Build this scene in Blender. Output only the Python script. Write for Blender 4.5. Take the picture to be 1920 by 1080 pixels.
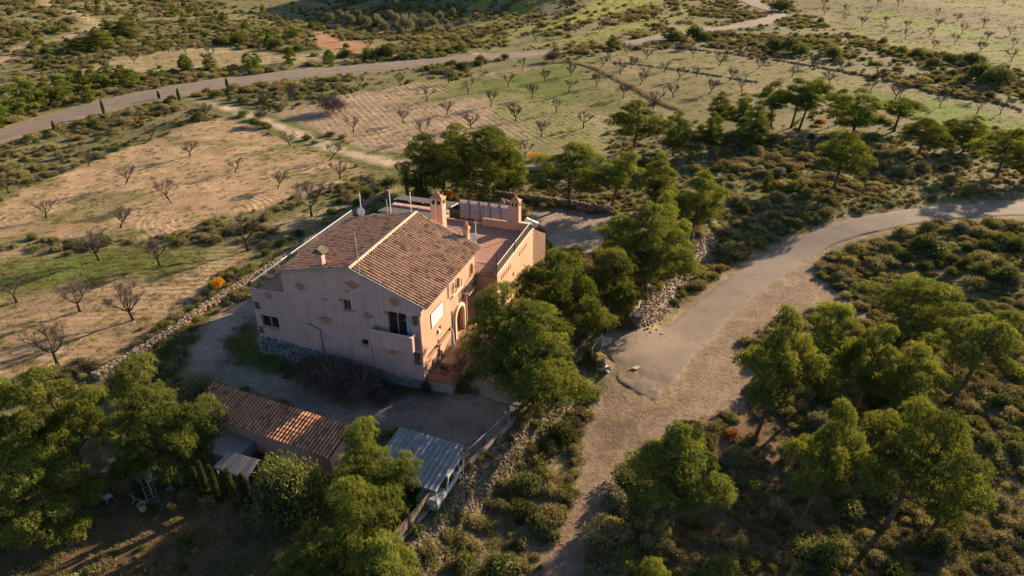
import bpy, bmesh, math, random
import numpy as np
from mathutils import Vector, Matrix

for _o in list(bpy.data.objects): bpy.data.objects.remove(_o)
scn = bpy.context.scene
COL = scn.collection

# ------------------------------------------------------------------ camera, light, exposure
CAM_H = 34.0
TILT = math.radians(29.0)
cam_d = bpy.data.cameras.new('camera'); cam_d.lens = 24.0; cam_d.sensor_width = 36.0
cam_d.clip_start = 0.5; cam_d.clip_end = 6000
cam = bpy.data.objects.new('camera', cam_d); COL.objects.link(cam)
cam.location = (0, 0, CAM_H); cam.rotation_euler = (math.pi/2 - TILT, 0, 0)
scn.camera = cam

SUN_EL, SUN_AZ = math.radians(18.5), math.radians(50.0)     # azimuth from +Y towards +X
world = bpy.data.worlds.new('World'); scn.world = world; world.use_nodes = True
wn = world.node_tree.nodes; wl = world.node_tree.links
sky = wn.new('ShaderNodeTexSky'); sky.sky_type = 'NISHITA'; sky.sun_disc = False
sky.sun_elevation = SUN_EL; sky.sun_rotation = SUN_AZ; sky.dust_density = 1.0; sky.air_density = 1.0; sky.ozone_density = 2.5
wn['Background'].inputs['Strength'].default_value = 0.068
wl.new(sky.outputs[0], wn['Background'].inputs['Color'])
sun_d = bpy.data.lights.new('sun', 'SUN'); sun_d.energy = 5.0; sun_d.angle = math.radians(0.6)
sun_d.color = (1.0, 0.77, 0.52)
sun = bpy.data.objects.new('sun', sun_d); COL.objects.link(sun)
sdir = Vector((math.sin(SUN_AZ)*math.cos(SUN_EL), math.cos(SUN_AZ)*math.cos(SUN_EL), math.sin(SUN_EL)))
sun.rotation_euler = (-sdir).to_track_quat('-Z', 'Y').to_euler()
scn.view_settings.view_transform = 'Standard'; scn.view_settings.look = 'None'
scn.view_settings.exposure = 1.52; scn.view_settings.gamma = 1.0
scn.view_settings.use_curve_mapping = False
scn.cycles.max_bounces = 5; scn.cycles.transparent_max_bounces = 4
scn.cycles.use_denoising = True

# ------------------------------------------------------------------ small helpers
rng = np.random.default_rng(7)
random.seed(7)

def tag(o, label=None, cat=None, group=None, kind=None):
    if label: o['label'] = label
    if cat: o['category'] = cat
    if group: o['group'] = group
    if kind: o['kind'] = kind
    return o

def empty(name, loc=(0, 0, 0), rz=0.0):
    o = bpy.data.objects.new(name, None); COL.objects.link(o)
    o.location = loc; o.rotation_euler = (0, 0, rz); o.empty_display_size = 0.2
    return o

def linkm(name, me, parent=None, loc=None):
    o = bpy.data.objects.new(name, me); COL.objects.link(o)
    if parent is not None: o.parent = parent
    if loc is not None: o.location = loc
    return o

class MB:
    """collects polygons; build() makes one mesh object"""
    def __init__(s): s.v = []; s.f = []; s.c = []; s.col = (1, 1, 1)
    def add(s, vs, fs):
        n = len(s.v); s.v += [tuple(v) for v in vs]
        for f in fs: s.f.append(tuple(i+n for i in f)); s.c.append(s.col)
    def box(s, x0, x1, y0, y1, z0, z1):
        s.add([(x0,y0,z0),(x1,y0,z0),(x1,y1,z0),(x0,y1,z0),(x0,y0,z1),(x1,y0,z1),(x1,y1,z1),(x0,y1,z1)],
              [(0,3,2,1),(4,5,6,7),(0,1,5,4),(1,2,6,5),(2,3,7,6),(3,0,4,7)])
    def hexa(s, b, t):
        s.add(list(b)+list(t), [(0,3,2,1),(4,5,6,7),(0,1,5,4),(1,2,6,5),(2,3,7,6),(3,0,4,7)])
    def bar(s, a, b, w, h=None, up=(0,0,1)):
        a = Vector(a); b = Vector(b); d = (b-a).normalized(); h = h or w
        u = Vector(up)
        if abs(d.dot(u)) > .95: u = Vector((1, 0, 0))
        r = d.cross(u).normalized()*w/2; q = r.cross(d).normalized()*h/2
        s.hexa([a-r-q, a+r-q, a+r+q, a-r+q], [b-r-q, b+r-q, b+r+q, b-r+q])
    def tube(s, pts, rad, n=6, cap=True):
        pts = [Vector(p) for p in pts]
        if not hasattr(rad, '__len__'): rad = [rad]*len(pts)
        rings = []
        for i, p in enumerate(pts):
            d = (pts[min(i+1, len(pts)-1)]-pts[max(i-1, 0)]).normalized()
            u = Vector((0, 0, 1)) if abs(d.z) < .9 else Vector((1, 0, 0))
            a = d.cross(u).normalized(); b = d.cross(a)
            rings.append([p+(a*math.cos(k*2*math.pi/n)+b*math.sin(k*2*math.pi/n))*rad[i] for k in range(n)])
        vs = [v for r in rings for v in r]; fs = []
        for i in range(len(pts)-1):
            for k in range(n):
                fs.append((i*n+k, i*n+(k+1) % n, (i+1)*n+(k+1) % n, (i+1)*n+k))
        if cap:
            fs.append(tuple(range(n-1, -1, -1))); fs.append(tuple(range((len(pts)-1)*n, len(pts)*n)))
        s.add(vs, fs)
    def lathe(s, prof, c=(0, 0, 0), n=12, axis='z'):
        vs = []; fs = []
        for r, z in prof:
            for k in range(n):
                a = k*2*math.pi/n; x, y = r*math.cos(a), r*math.sin(a)
                p = (x, y, z) if axis == 'z' else ((z, x, y) if axis == 'x' else (x, z, y))
                vs.append((p[0]+c[0], p[1]+c[1], p[2]+c[2]))
        for i in range(len(prof)-1):
            for k in range(n): fs.append((i*n+k, i*n+(k+1) % n, (i+1)*n+(k+1) % n, (i+1)*n+k))
        s.add(vs, fs)
    def rock(s, c, r, seed=0, sq=.7):
        R = random.Random(seed); t = (1+5**.5)/2
        base = [(-1,t,0),(1,t,0),(-1,-t,0),(1,-t,0),(0,-1,t),(0,1,t),(0,-1,-t),(0,1,-t),(t,0,-1),(t,0,1),(-t,0,-1),(-t,0,1)]
        fs = [(0,11,5),(0,5,1),(0,1,7),(0,7,10),(0,10,11),(1,5,9),(5,11,4),(11,10,2),(10,7,6),(7,1,8),(3,9,4),(3,4,2),(3,2,6),(3,6,8),(3,8,9),(4,9,5),(2,4,11),(6,2,10),(8,6,7),(9,8,1)]
        an = R.uniform(0, 6.28); ca, sa = math.cos(an), math.sin(an); ex = R.uniform(.8, 1.4)
        vs = []
        for x, y, z in base:
            k = r/1.9*R.uniform(.75, 1.15); x *= k*ex; y *= k; z *= k*sq
            vs.append((c[0]+x*ca-y*sa, c[1]+x*sa+y*ca, c[2]+z))
        s.add(vs, fs)
    def mesh(s, name, mat=None, smooth=False):
        me = bpy.data.meshes.new(name); me.from_pydata(s.v, [], s.f)
        if mat: me.materials.append(mat)
        if True:
            at = me.color_attributes.new('tint', 'FLOAT_COLOR', 'CORNER')
            arr = []
            for f, c in zip(s.f, s.c): arr += [c[0], c[1], c[2], 1.0]*len(f)
            at.data.foreach_set('color', arr)
        if smooth: me.polygons.foreach_set('use_smooth', [True]*len(me.polygons))
        me.update(); return me
    def build(s, name, mat=None, parent=None, smooth=False, loc=None):
        return linkm(name, s.mesh(name, mat, smooth), parent, loc)

def np_mesh(name, V, F, mat=None, smooth=False):
    """V (n,3) float, F (m,k) int"""
    me = bpy.data.meshes.new(name); m, k = F.shape
    me.vertices.add(len(V)); me.vertices.foreach_set('co', V.astype(np.float32).ravel())
    me.loops.add(m*k); me.loops.foreach_set('vertex_index', F.astype(np.int32).ravel())
    me.polygons.add(m); me.polygons.foreach_set('loop_start', np.arange(0, m*k, k, dtype=np.int32))
    me.polygons.foreach_set('loop_total', np.full(m, k, dtype=np.int32))
    if smooth: me.polygons.foreach_set('use_smooth', np.ones(m, dtype=bool))
    if mat: me.materials.append(mat)
    me.update(calc_edges=True); return me

# ------------------------------------------------------------------ value noise
_perm = rng.random((256, 256))
def vnoise(x, y, s=1.0, o=0):
    x = np.asarray(x)/s+o*17.3; y = np.asarray(y)/s+o*9.1
    xi = np.floor(x).astype(int); yi = np.floor(y).astype(int); fx = x-xi; fy = y-yi
    fx = fx*fx*(3-2*fx); fy = fy*fy*(3-2*fy)
    g = lambda i, j: _perm[(i) & 255, (j) & 255]
    return ((g(xi, yi)*(1-fx)+g(xi+1, yi)*fx)*(1-fy)+(g(xi, yi+1)*(1-fx)+g(xi+1, yi+1)*fx)*fy)*2-1
def fbm(x, y, s, o=0, n=3):
    r = 0; a = 1.0; t = 0
    for k in range(n): r = r+a*vnoise(x, y, s/2**k, o+k*3); t += a; a *= .55
    return r/t
def sstep(t): t = np.clip(t, 0, 1); return t*t*(3-2*t)

# ------------------------------------------------------------------ terrain
FENCE = [(-10.5, 22.0), (-8.1, 26.7), (-6.9, 29.0), (-3.7, 34.8), (.2, 40.4), (3.5, 45.7), (6.6, 49.2), (10.3, 53.6), (14.0, 61.3), (22.7, 76.0), (26, 82)]
GATE = (8.4, 51.4)
def seg_dist(x, y, pl, signed=False):
    best = np.full(np.shape(x), 1e9); sg = np.ones(np.shape(x))
    for (ax, ay), (bx, by) in zip(pl[:-1], pl[1:]):
        dx, dy = bx-ax, by-ay; L = dx*dx+dy*dy
        t = np.clip(((x-ax)*dx+(y-ay)*dy)/L, 0, 1)
        d = np.hypot(x-ax-t*dx, y-ay-t*dy)
        c = (x-ax)*dy-(y-ay)*dx          # >0 on the right-hand side
        m = d < best; best = np.where(m, d, best); sg = np.where(m, np.sign(c), sg)
    return (best*sg) if signed else best
def hgt(x, y):
    x = np.asarray(x, float); y = np.asarray(y, float)
    und = sstep((np.hypot(x+8, y-52)-32)/50)
    z = und*(fbm(x, y, 55, 1, 2)*.9+fbm(x, y, 14, 5, 2)*.16)
    z = z+sstep((y-170)/120)*fbm(x, y, 90, 9, 2)*2.2
    d = seg_dist(x, y, FENCE, True)
    gf = 1-np.exp(-(np.hypot(x-GATE[0], y-GATE[1])/6.5)**2)
    z = z-1.3*sstep((d-.5)/2.6)*gf*sstep((86-y)/16)*sstep((62-x)/30)
    # valley behind and the hillside beyond it that falls away from the sun
    s = (x+30)*.6+(y-262)*.8; t = (x+30)*.8-(y-262)*.6
    z = z-4*np.exp(-((s+14)/24)**2)*sstep((75-np.abs(t+28))/45)
    z = z+38*np.clip((s-22)/88, 0, 1)*sstep((66-np.abs(t+18))/34)
    z = z+26*sstep((y-355)/130)
    z = z+9*sstep((-x-95-(y-190)*.25)/110)*sstep((y-165)/80)
    return z
def h1(x, y): return float(hgt(np.array([x]), np.array([y]))[0])
def unpix(px, py):
    """where the ray of a photo pixel meets the ground"""
    X, Y = (px-960)/1280, -(py-540)/1280
    d = np.array([X, math.cos(TILT)+Y*math.sin(TILT), -math.sin(TILT)+Y*math.cos(TILT)])
    if d[2] > -.02: d[2] = -.02
    ts = np.concatenate([np.arange(20, 120, .5), np.arange(120, 700, 1.5)])
    P = ts[:, None]*d; P[:, 2] += CAM_H
    hz = hgt(P[:, 0], P[:, 1]); w = np.nonzero(P[:, 2] < hz)[0]
    if len(w) == 0: return (P[-1, 0], P[-1, 1], float(hz[-1]))
    i = w[0]; a = P[i-1, 2]-hz[i-1]; b = hz[i]-P[i, 2]; k = a/(a+b+1e-9)
    p = P[i-1]*(1-k)+P[i]*k
    return (float(p[0]), float(p[1]), h1(p[0], p[1]))
def U2(l): return [unpix(*p)[:2] for p in l]
def height_at(G, ty):
    a = (540-ty)/1280; c, s = math.cos(TILT), math.sin(TILT)
    return (a*G[1]*c-G[1]*s)/(c+a*s)+CAM_H-G[2]
def depth(G, z=0): return G[1]*math.cos(TILT)-(G[2]+z-CAM_H)*math.sin(TILT)
def sdpoly(x, y, poly):
    """signed distance, positive inside"""
    P = list(poly)+[poly[0]]; d = np.full(x.shape, 1e9); ins = np.zeros(x.shape, bool)
    for (ax, ay), (bx, by) in zip(P[:-1], P[1:]):
        dx, dy = bx-ax, by-ay
        t = np.clip(((x-ax)*dx+(y-ay)*dy)/(dx*dx+dy*dy+1e-9), 0, 1)
        d = np.minimum(d, np.hypot(x-ax-t*dx, y-ay-t*dy))
        c = ((ay > y) != (by > y)) & (x < (bx-ax)*(y-ay)/((by-ay) if by != ay else 1e-9)+ax)
        ins ^= c
    return np.where(ins, d, -d)

# ------------------------------------------------------------------ materials
def mat_new(name, col, rough=.9, spec=.2, metal=0.0):
    m = bpy.data.materials.new(name); m.use_nodes = True
    b = m.node_tree.nodes['Principled BSDF']
    b.inputs['Base Color'].default_value = (*col, 1); b.inputs['Roughness'].default_value = rough
    b.inputs['Specular IOR Level'].default_value = spec; b.inputs['Metallic'].default_value = metal
    return m, m.node_tree.nodes, m.node_tree.links, b
def mat_noise(name, c1, c2, scale=3, rough=.9, spec=.2, bump=.0, bscale=None, metal=0, tint=False, detail=6, rand=0.0, stretch=None):
    m, n, l, b = mat_new(name, c1, rough, spec, metal)
    tc = n.new('ShaderNodeTexCoord'); src = tc.outputs['Object']
    if stretch:
        mp = n.new('ShaderNodeMapping'); mp.inputs['Scale'].default_value = stretch
        l.new(src, mp.inputs[0]); src = mp.outputs[0]
    no = n.new('ShaderNodeTexNoise'); no.inputs['Scale'].default_value = scale; no.inputs['Detail'].default_value = detail
    no.inputs['Roughness'].default_value = .65
    l.new(src, no.inputs['Vector'])
    cr = n.new('ShaderNodeValToRGB'); cr.color_ramp.elements[0].position = .32; cr.color_ramp.elements[1].position = .68
    cr.color_ramp.elements[0].color = (*c1, 1); cr.color_ramp.elements[1].color = (*c2, 1)
    l.new(no.outputs['Fac'], cr.inputs[0]); out = cr.outputs[0]
    if tint:
        at = n.new('ShaderNodeAttribute'); at.attribute_name = 'tint'
        mx = n.new('ShaderNodeMix'); mx.data_type = 'RGBA'; mx.blend_type = 'MULTIPLY'; mx.inputs[0].default_value = 1
        l.new(out, mx.inputs[6]); l.new(at.outputs['Color'], mx.inputs[7]); out = mx.outputs[2]
    if rand:
        oi = n.new('ShaderNodeObjectInfo'); mr = n.new('ShaderNodeMapRange')
        mr.inputs['To Min'].default_value = 1-rand; mr.inputs['To Max'].default_value = 1+rand
        l.new(oi.outputs['Random'], mr.inputs[0])
        mx = n.new('ShaderNodeMix'); mx.data_type = 'RGBA'; mx.blend_type = 'MULTIPLY'; mx.inputs[0].default_value = 1
        l.new(out, mx.inputs[6]); l.new(mr.outputs[0], mx.inputs[7]); out = mx.outputs[2]
    l.new(out, b.inputs['Base Color'])
    if bump:
        n2 = n.new('ShaderNodeTexNoise'); n2.inputs['Scale'].default_value = bscale or scale*4; n2.inputs['Detail'].default_value = 5
        l.new(src, n2.inputs['Vector'])
        bp = n.new('ShaderNodeBump'); bp.inputs['Strength'].default_value = bump; bp.inputs['Distance'].default_value = .05
        l.new(n2.outputs['Fac'], bp.inputs['Height']); l.new(bp.outputs[0], b.inputs['Normal'])
    return m
def mat_leaf(name, c1, c2, c3, trans=.35, rnd=.35):
    """leaves: colour varies per leaf tuft (attribute leafvar) and per plant"""
    m = bpy.data.materials.new(name); m.use_nodes = True; n = m.node_tree.nodes; l = m.node_tree.links
    n.clear(); out = n.new('ShaderNodeOutputMaterial')
    at = n.new('ShaderNodeAttribute'); at.attribute_name = 'leafvar'
    cr = n.new('ShaderNodeValToRGB'); e = cr.color_ramp.elements
    e[0].color = (*c1, 1); e[1].color = (*c3, 1); e.new(.5).color = (*c2, 1)
    l.new(at.outputs['Fac'], cr.inputs[0])
    oi = n.new('ShaderNodeObjectInfo'); mr = n.new('ShaderNodeMapRange')
    mr.inputs['To Min'].default_value = 1-rnd; mr.inputs['To Max'].default_value = 1+rnd
    l.new(oi.outputs['Random'], mr.inputs[0])
    mx = n.new('ShaderNodeMix'); mx.data_type = 'RGBA'; mx.blend_type = 'MULTIPLY'; mx.inputs[0].default_value = 1
    l.new(cr.outputs[0], mx.inputs[6]); l.new(mr.outputs[0], mx.inputs[7])
    d = n.new('ShaderNodeBsdfDiffuse'); t = n.new('ShaderNodeBsdfTranslucent'); a = n.new('ShaderNodeMixShader')
    a.inputs[0].default_value = trans
    hs = n.new('ShaderNodeHueSaturation'); hs.inputs['Hue'].default_value = .48; hs.inputs['Saturation'].default_value = 1.15; hs.inputs['Value'].default_value = 1.3
    l.new(mx.outputs[2], hs.inputs['Color'])
    l.new(mx.outputs[2], d.inputs[0]); l.new(hs.outputs[0], t.inputs[0])
    l.new(d.outputs[0], a.inputs[1]); l.new(t.outputs[0], a.inputs[2]); l.new(a.outputs[0], out.inputs[0])
    return m

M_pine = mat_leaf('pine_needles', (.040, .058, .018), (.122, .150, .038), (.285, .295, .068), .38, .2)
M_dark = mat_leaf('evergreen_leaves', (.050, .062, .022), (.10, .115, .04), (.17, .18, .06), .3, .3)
M_scrub = mat_leaf('scrub_leaves', (.125, .120, .052), (.215, .195, .082), (.32, .275, .125), .3, .35)
M_brown = mat_leaf('dry_scrub_leaves', (.13, .105, .06), (.21, .17, .095), (.31, .255, .15), .2, .3)
M_olive = mat_leaf('olive_leaves', (.12, .12, .062), (.20, .195, .105), (.29, .275, .165), .25, .2)
M_yellow = mat_leaf('yellow_leaves', (.35, .17, .02), (.55, .30, .03), (.75, .45, .06), .35, .1)
M_rust = mat_leaf('rust_leaves', (.14, .06, .02), (.24, .11, .03), (.32, .17, .05), .3, .2)
M_grass = mat_leaf('grass_blades', (.10, .12, .03), (.18, .19, .05), (.30, .27, .10), .35, .4)
M_twig = mat_leaf('bare_twigs', (.075, .056, .046), (.13, .10, .085), (.20, .16, .135), .0, .15)
M_bark = mat_noise('pine_bark', (.055, .040, .030), (.14, .10, .07), 3, .95, .1, .6, 9)
M_abark = mat_noise('almond_bark', (.022, .016, .013), (.06, .045, .036), 4, .95, .1, .5, 12)
M_stone = mat_noise('rubble_stone', (.105, .082, .058), (.215, .165, .115), 4, .95, .1, .3, 14, tint=False, rand=.3)

# ground: painted from the kinds of land, broken up by fine noise
def ground_material():
    m, n, l, b = mat_new('ground', (.2, .2, .2), .97, .08)
    tc = n.new('ShaderNodeTexCoord'); O = tc.outputs['Object']
    at = n.new('ShaderNodeAttribute'); at.attribute_name = 'land'
    ty = n.new('ShaderNodeAttribute'); ty.attribute_name = 'kindmix'
    sp = n.new('ShaderNodeSeparateColor'); l.new(ty.outputs['Color'], sp.inputs[0])
    fu = n.new('ShaderNodeAttribute'); fu.attribute_name = 'furrow'
    def noise(sc, det=5, ro=.7):
        q = n.new('ShaderNodeTexNoise'); q.inputs['Scale'].default_value = sc; q.inputs['Detail'].default_value = det
        q.inputs['Roughness'].default_value = ro; l.new(O, q.inputs['Vector']); return q
    def rng_(src, a, c, d, e):
        q = n.new('ShaderNodeMapRange'); q.inputs[1].default_value = a; q.inputs[2].default_value = c
        q.inputs[3].default_value = d; q.inputs[4].default_value = e; l.new(src, q.inputs[0]); return q.outputs[0]
    def mul(c, f, fac=None, mode='MULTIPLY'):
        q = n.new('ShaderNodeMix'); q.data_type = 'RGBA'; q.blend_type = mode; q.inputs[0].default_value = 1
        if fac is not None: l.new(fac, q.inputs[0])
        l.new(c, q.inputs[6])
        if isinstance(f, tuple): q.inputs[7].default_value = (*f, 1)
        else: l.new(f, q.inputs[7])
        return q.outputs[2]
    def math_(op, a, b_=None, v=None):
        q = n.new('ShaderNodeMath'); q.operation = op; l.new(a, q.inputs[0])
        if b_ is not None: l.new(b_, q.inputs[1])
        if v is not None: q.inputs[1].default_value = v
        return q.outputs[0]
    nb = noise(2.6, 8, .75); nf = noise(11, 4, .7); nm = noise(.55, 5, .6)
    c = mul(at.outputs['Color'], rng_(nb.outputs[0], .3, .7, .62, 1.38))
    c = mul(c, rng_(nf.outputs[0], .3, .7, .72, 1.28))
    c = mul(c, rng_(nm.outputs[0], .3, .7, .78, 1.22))
    c = mul(c, rng_(noise(.16, 7, .75).outputs[0], .32, .68, .72, 1.28))
    # green blades through the soil where the grass share is high
    g = math_('MULTIPLY', rng_(nb.outputs[0], .42, .62, 0, 1), sp.outputs['Blue'])
    c = mul(c, (.075, .10, .022), g, 'MIX')
    # pale pebbles
    vo = n.new('ShaderNodeTexVoronoi'); vo.inputs['Scale'].default_value = 5.5; l.new(O, vo.inputs['Vector'])
    pe = math_('MULTIPLY', rng_(vo.outputs['Distance'], .14, .24, 1, 0), sp.outputs['Red'])
    sel = n.new('ShaderNodeSeparateColor'); l.new(vo.outputs['Color'], sel.inputs[0])
    pe = math_('MULTIPLY', pe, rng_(sel.outputs[0], .55, .62, 0, 1))
    c = mul(c, (.40, .33, .25), math_('MULTIPLY', pe, v=.7), 'MIX')
    # furrows: a ridge and a dark trough, wobbled
    wob = math_('ADD', fu.outputs['Fac'], rng_(nm.outputs[0], 0, 1, -3.2, 3.2))
    sn = math_('SINE', wob)
    fs = math_('MULTIPLY', rng_(sn, -1.0, -.62, 1, 0), sp.outputs['Green'])
    c = mul(c, (.42, .40, .37), math_('MULTIPLY', fs, rng_(nb.outputs[0], .35, .55, .2, 1)), 'MULTIPLY')
    l.new(c, b.inputs['Base Color'])
    hh = math_('ADD', math_('MULTIPLY', nb.outputs[0], v=.17), math_('MULTIPLY', nf.outputs[0], v=.07))
    hh = math_('ADD', hh, math_('MULTIPLY', pe, v=.03))
    hh = math_('ADD', hh, math_('MULTIPLY', math_('MULTIPLY', sn, sp.outputs['Green']), v=.055))
    bp = n.new('ShaderNodeBump'); bp.inputs['Strength'].default_value = .8; bp.inputs['Distance'].default_value = 1.0
    l.new(hh, bp.inputs['Height']); l.new(bp.outputs[0], b.inputs['Normal'])
    return m
M_ground = ground_material()
def stains(m, lo=.80):
    n, l = m.node_tree.nodes, m.node_tree.links; b = n['Principled BSDF']; src = b.inputs['Base Color'].links[0].from_socket
    tc = n.new('ShaderNodeTexCoord'); out = src
    for sc, st, a, c in ((1.0, (1.6, 1.6, .12), .48, .66), (.45, (1, 1, 1), .45, .72)):
        mp = n.new('ShaderNodeMapping'); mp.inputs['Scale'].default_value = st; l.new(tc.outputs['Object'], mp.inputs[0])
        q = n.new('ShaderNodeTexNoise'); q.inputs['Scale'].default_value = sc*2.2; q.inputs['Detail'].default_value = 8; q.inputs['Roughness'].default_value = .7; l.new(mp.outputs[0], q.inputs['Vector'])
        r = n.new('ShaderNodeMapRange'); r.inputs[1].default_value = a; r.inputs[2].default_value = c; r.inputs[3].default_value = 1; r.inputs[4].default_value = lo+(.12 if sc < 1 else 0); l.new(q.outputs[0], r.inputs[0])
        mx = n.new('ShaderNodeMix'); mx.data_type = 'RGBA'; mx.blend_type = 'MULTIPLY'; mx.inputs[0].default_value = 1; l.new(out, mx.inputs[6]); l.new(r.outputs[0], mx.inputs[7]); out = mx.outputs[2]
    l.new(out, b.inputs['Base Color'])

# ------------------------------------------------------------------ kinds of land (outlines as seen in the photograph, put on the ground)
LF1 = U2([(-60,470),(-60,400),(0,382),(60,350),(150,312),(220,284),(300,258),(350,232),(420,222),(470,238),(520,258),(560,276),(615,292),(670,310),(680,330),(630,345),(560,370),(480,392),(400,410),(370,432),(250,445),(120,452),(0,458)])
LF2 = U2([(-80,470),(0,466),(150,468),(330,457),(440,452),(475,468),(440,505),(380,560),(320,615),(240,668),(180,690),(60,705),(-80,720)])
STRIP = U2([(500,420),(560,400),(640,385),(740,345),(760,352),(700,375),(640,400),(560,440)])
MF = U2([(430,192),(520,210),(640,178),(760,158),(860,148),(960,130),(1030,113),(1085,126),(1140,155),(1200,185),(1270,215),(1240,235),(1150,240),(1150,290),(1060,300),(980,300),(880,262),(770,288),(700,284),(640,262),(560,232),(480,205)])
MFG = U2([(780,190),(860,160),(960,138),(1030,118),(1085,130),(1140,160),(1200,190),(1250,215),(1200,235),(1120,215),(1040,185),(960,168),(880,180)])
RF = U2([(1090,122),(1110,100),(1180,92),(1280,95),(1400,110),(1520,128),(1640,150),(1750,172),(1850,192),(1980,222),(1980,258),(1880,240),(1780,245),(1660,225),(1560,205),(1430,195),(1330,215),(1300,218),(1230,195),(1150,155)])
RFG = U2([(1620,170),(1700,180),(1800,198),(1900,222),(1980,245),(1980,265),(1880,248),(1780,240),(1700,215),(1640,190)])
TF = U2([(1480,2),(1560,-20),(1980,-20),(2000,150),(1890,128),(1820,112),(1720,92),(1640,78),(1570,55),(1510,25)])
TFG1 = U2([(1560,18),(1700,22),(1800,50),(1920,90),(1990,110),(1990,122),(1900,100),(1790,70),(1680,42)])
UL = U2([(110,142),(200,112),(330,92),(420,84),(480,98),(560,104),(640,112),(520,122),(380,128),(280,136),(190,148),(110,165),(40,185),(-30,205),(-30,190),(60,165)])
ULG = U2([(-30,205),(60,178),(150,155),(230,140),(300,138),(240,160),(120,185),(0,215)])
FARL = U2([(-40,120),(0,105),(50,80),(60,92),(30,110),(-40,135)])
RED = U2([(600,62),(650,75),(720,92),(690,105),(640,98),(590,85)])
YARD = U2([(492,540),(455,560),(395,600),(362,640),(358,695),(390,722),(520,765),(640,800),(760,812),(880,860),(960,800),(1040,722),(1000,735),(900,735),(860,735),(796,728),(495,667)])
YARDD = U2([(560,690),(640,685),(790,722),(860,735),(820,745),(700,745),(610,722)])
PATH = U2([(862,722),(895,650),(905,640),(1040,650),(1060,690),(1030,745),(990,765),(930,752)])
BACK = U2([(985,392),(1040,388),(1150,402),(1160,440),(1110,475),(1030,470),(1010,420)])
GDN = U2([(-100,960),(150,960),(250,900),(420,880),(600,930),(720,1000),(740,1150),(-150,1150)])
SHO = U2([(1128,640),(1160,700),(1120,740),(1090,800),(1080,900),(1040,980),(985,1100),(1105,1100),(1150,980),(1195,870),(1290,805),(1400,775),(1430,700),(1410,640),(1500,590),(1560,570),(1640,610),(1600,560),(1545,520),(1525,480),(1500,500),(1400,560),(1250,640)])
TRACKS = U2([(1128,800),(1100,900),(1050,1000),(1000,1100),(1080,1100),(1130,980),(1180,850),(1220,800)])
DT = U2([(352,184),(400,192),(445,200),(520,226),(600,258),(660,282),(740,298),(775,300),(790,330),(770,335),(740,315),(660,298),(590,275),(510,240),(430,210),(380,197)])
BANK = U2([(1190,600),(1225,545),(1318,432),(1345,440),(1345,485),(1275,562),(1232,604),(1184,624)])
BANK2 = U2([(700,1090),(750,1022),(862,892),(967,792),(1042,714),(1100,690),(1090,760),(990,850),(880,970),(800,1090)])
LAWN = U2([(425,640),(470,600),(490,650),(560,690),(640,700),(600,720),(500,700),(440,680)])
VERGE = U2([(180,700),(330,610),(430,530),(500,480),(560,440),(640,390),(660,385),(560,500),(470,555),(400,600),(350,640),(230,720)])

ROAD_R = U2([(2080,372),(1920,378),(1760,386),(1600,409),(1480,452),(1400,495),(1300,570),(1240,615),(1168,624),(1130,638),(1136,665),(1152,690),(1152,716)]), \
         U2([(2080,402),(1920,404),(1800,410),(1700,424),(1600,447),(1540,473),(1450,530),(1370,597),(1300,672),(1232,756)])
ROAD_L = U2([(-120,272),(0,243),(80,218),(180,190),(290,168),(400,149),(520,136),(640,124),(760,114),(860,105),(960,99),(1030,95)]), \
         U2([(-120,305),(0,268),(80,245),(180,214),(290,190),(400,167),(520,151),(640,138),(760,127),(860,117),(960,109),(1030,103)])
ROAD_T = U2([(1140,86),(1250,62),(1360,49),(1420,37),(1447,29),(1435,20),(1400,8),(1365,-12)]), \
         U2([(1145,91),(1270,68),(1375,55),(1440,45),(1472,33),(1462,18),(1425,5),(1410,-14)])

# ------------------------------------------------------------------ ground sheet
def axis(segs):
    out = []
    for a, b, n in segs: out += list(np.linspace(a, b, n, endpoint=False))
    return np.array(out+[segs[-1][1]])
gx = axis([(-1800,-420,14),(-420,-110,150),(-110,-45,120),(-45,45,240),(45,110,120),(110,420,150),(420,1800,14)])
gy = np.concatenate([np.linspace(-500, 10, 12, endpoint=False), 10*np.exp(np.arange(0, 470)*.0083), axis([(505,2400,16)])])
GX, GY = np.meshgrid(gx, gy); GX = GX.ravel(); GY = GY.ravel()
GZ = hgt(GX, GY)

T_tan = np.array([.335,.228,.135]); T_scrub = np.array([.19,.15,.085]); T_grass = np.array([.095,.125,.022])
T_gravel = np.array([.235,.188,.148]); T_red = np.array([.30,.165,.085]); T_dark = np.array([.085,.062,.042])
T_sho = np.array([.215,.156,.108]); T_path = np.array([.30,.235,.175]); T_dry = np.array([.255,.195,.11])
n1 = fbm(GX, GY, 9, 2); n2 = fbm(GX, GY, 3.0, 4); n3 = fbm(GX, GY, 26, 6); n4 = fbm(GX, GY, 1.2, 8, 2)
D = GY
col = T_scrub[None]*(1+.25*n2[:, None])
gm = sstep(.5+1.1*n1)[:, None]
col = col*(1-gm*.6)+np.array([.115,.118,.042])*(gm*.6)
gm = sstep(n3*2.0-.2)[:, None]; col = col*(1-gm*.28)+T_dry*(gm*.28)
peb = np.full(GX.shape, .35); furw = np.zeros(GX.shape); grs = np.full(GX.shape, .55); fur = np.zeros(GX.shape)
scr = np.ones(GX.shape)          # how much scrub grows there
def lay(poly, c, amp=.5, soft=.5, p=.3, g=.0, s=.0, f=0.0, cv=.12):
    global col, peb, furw, grs, scr
    sd = sdpoly(GX, GY, poly)+n4*amp*.6+n2*amp
    w = sstep(sd/soft/2+.5); W = w[:, None]
    col = col*(1-W)+c*(1+cv*n1[:, None]+cv*n2[:, None])*W
    peb = peb*(1-w)+p*w; furw = furw*(1-w)+f*w; grs = grs*(1-w)+g*w; scr = scr*(1-w)+s*w
    return w
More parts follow.
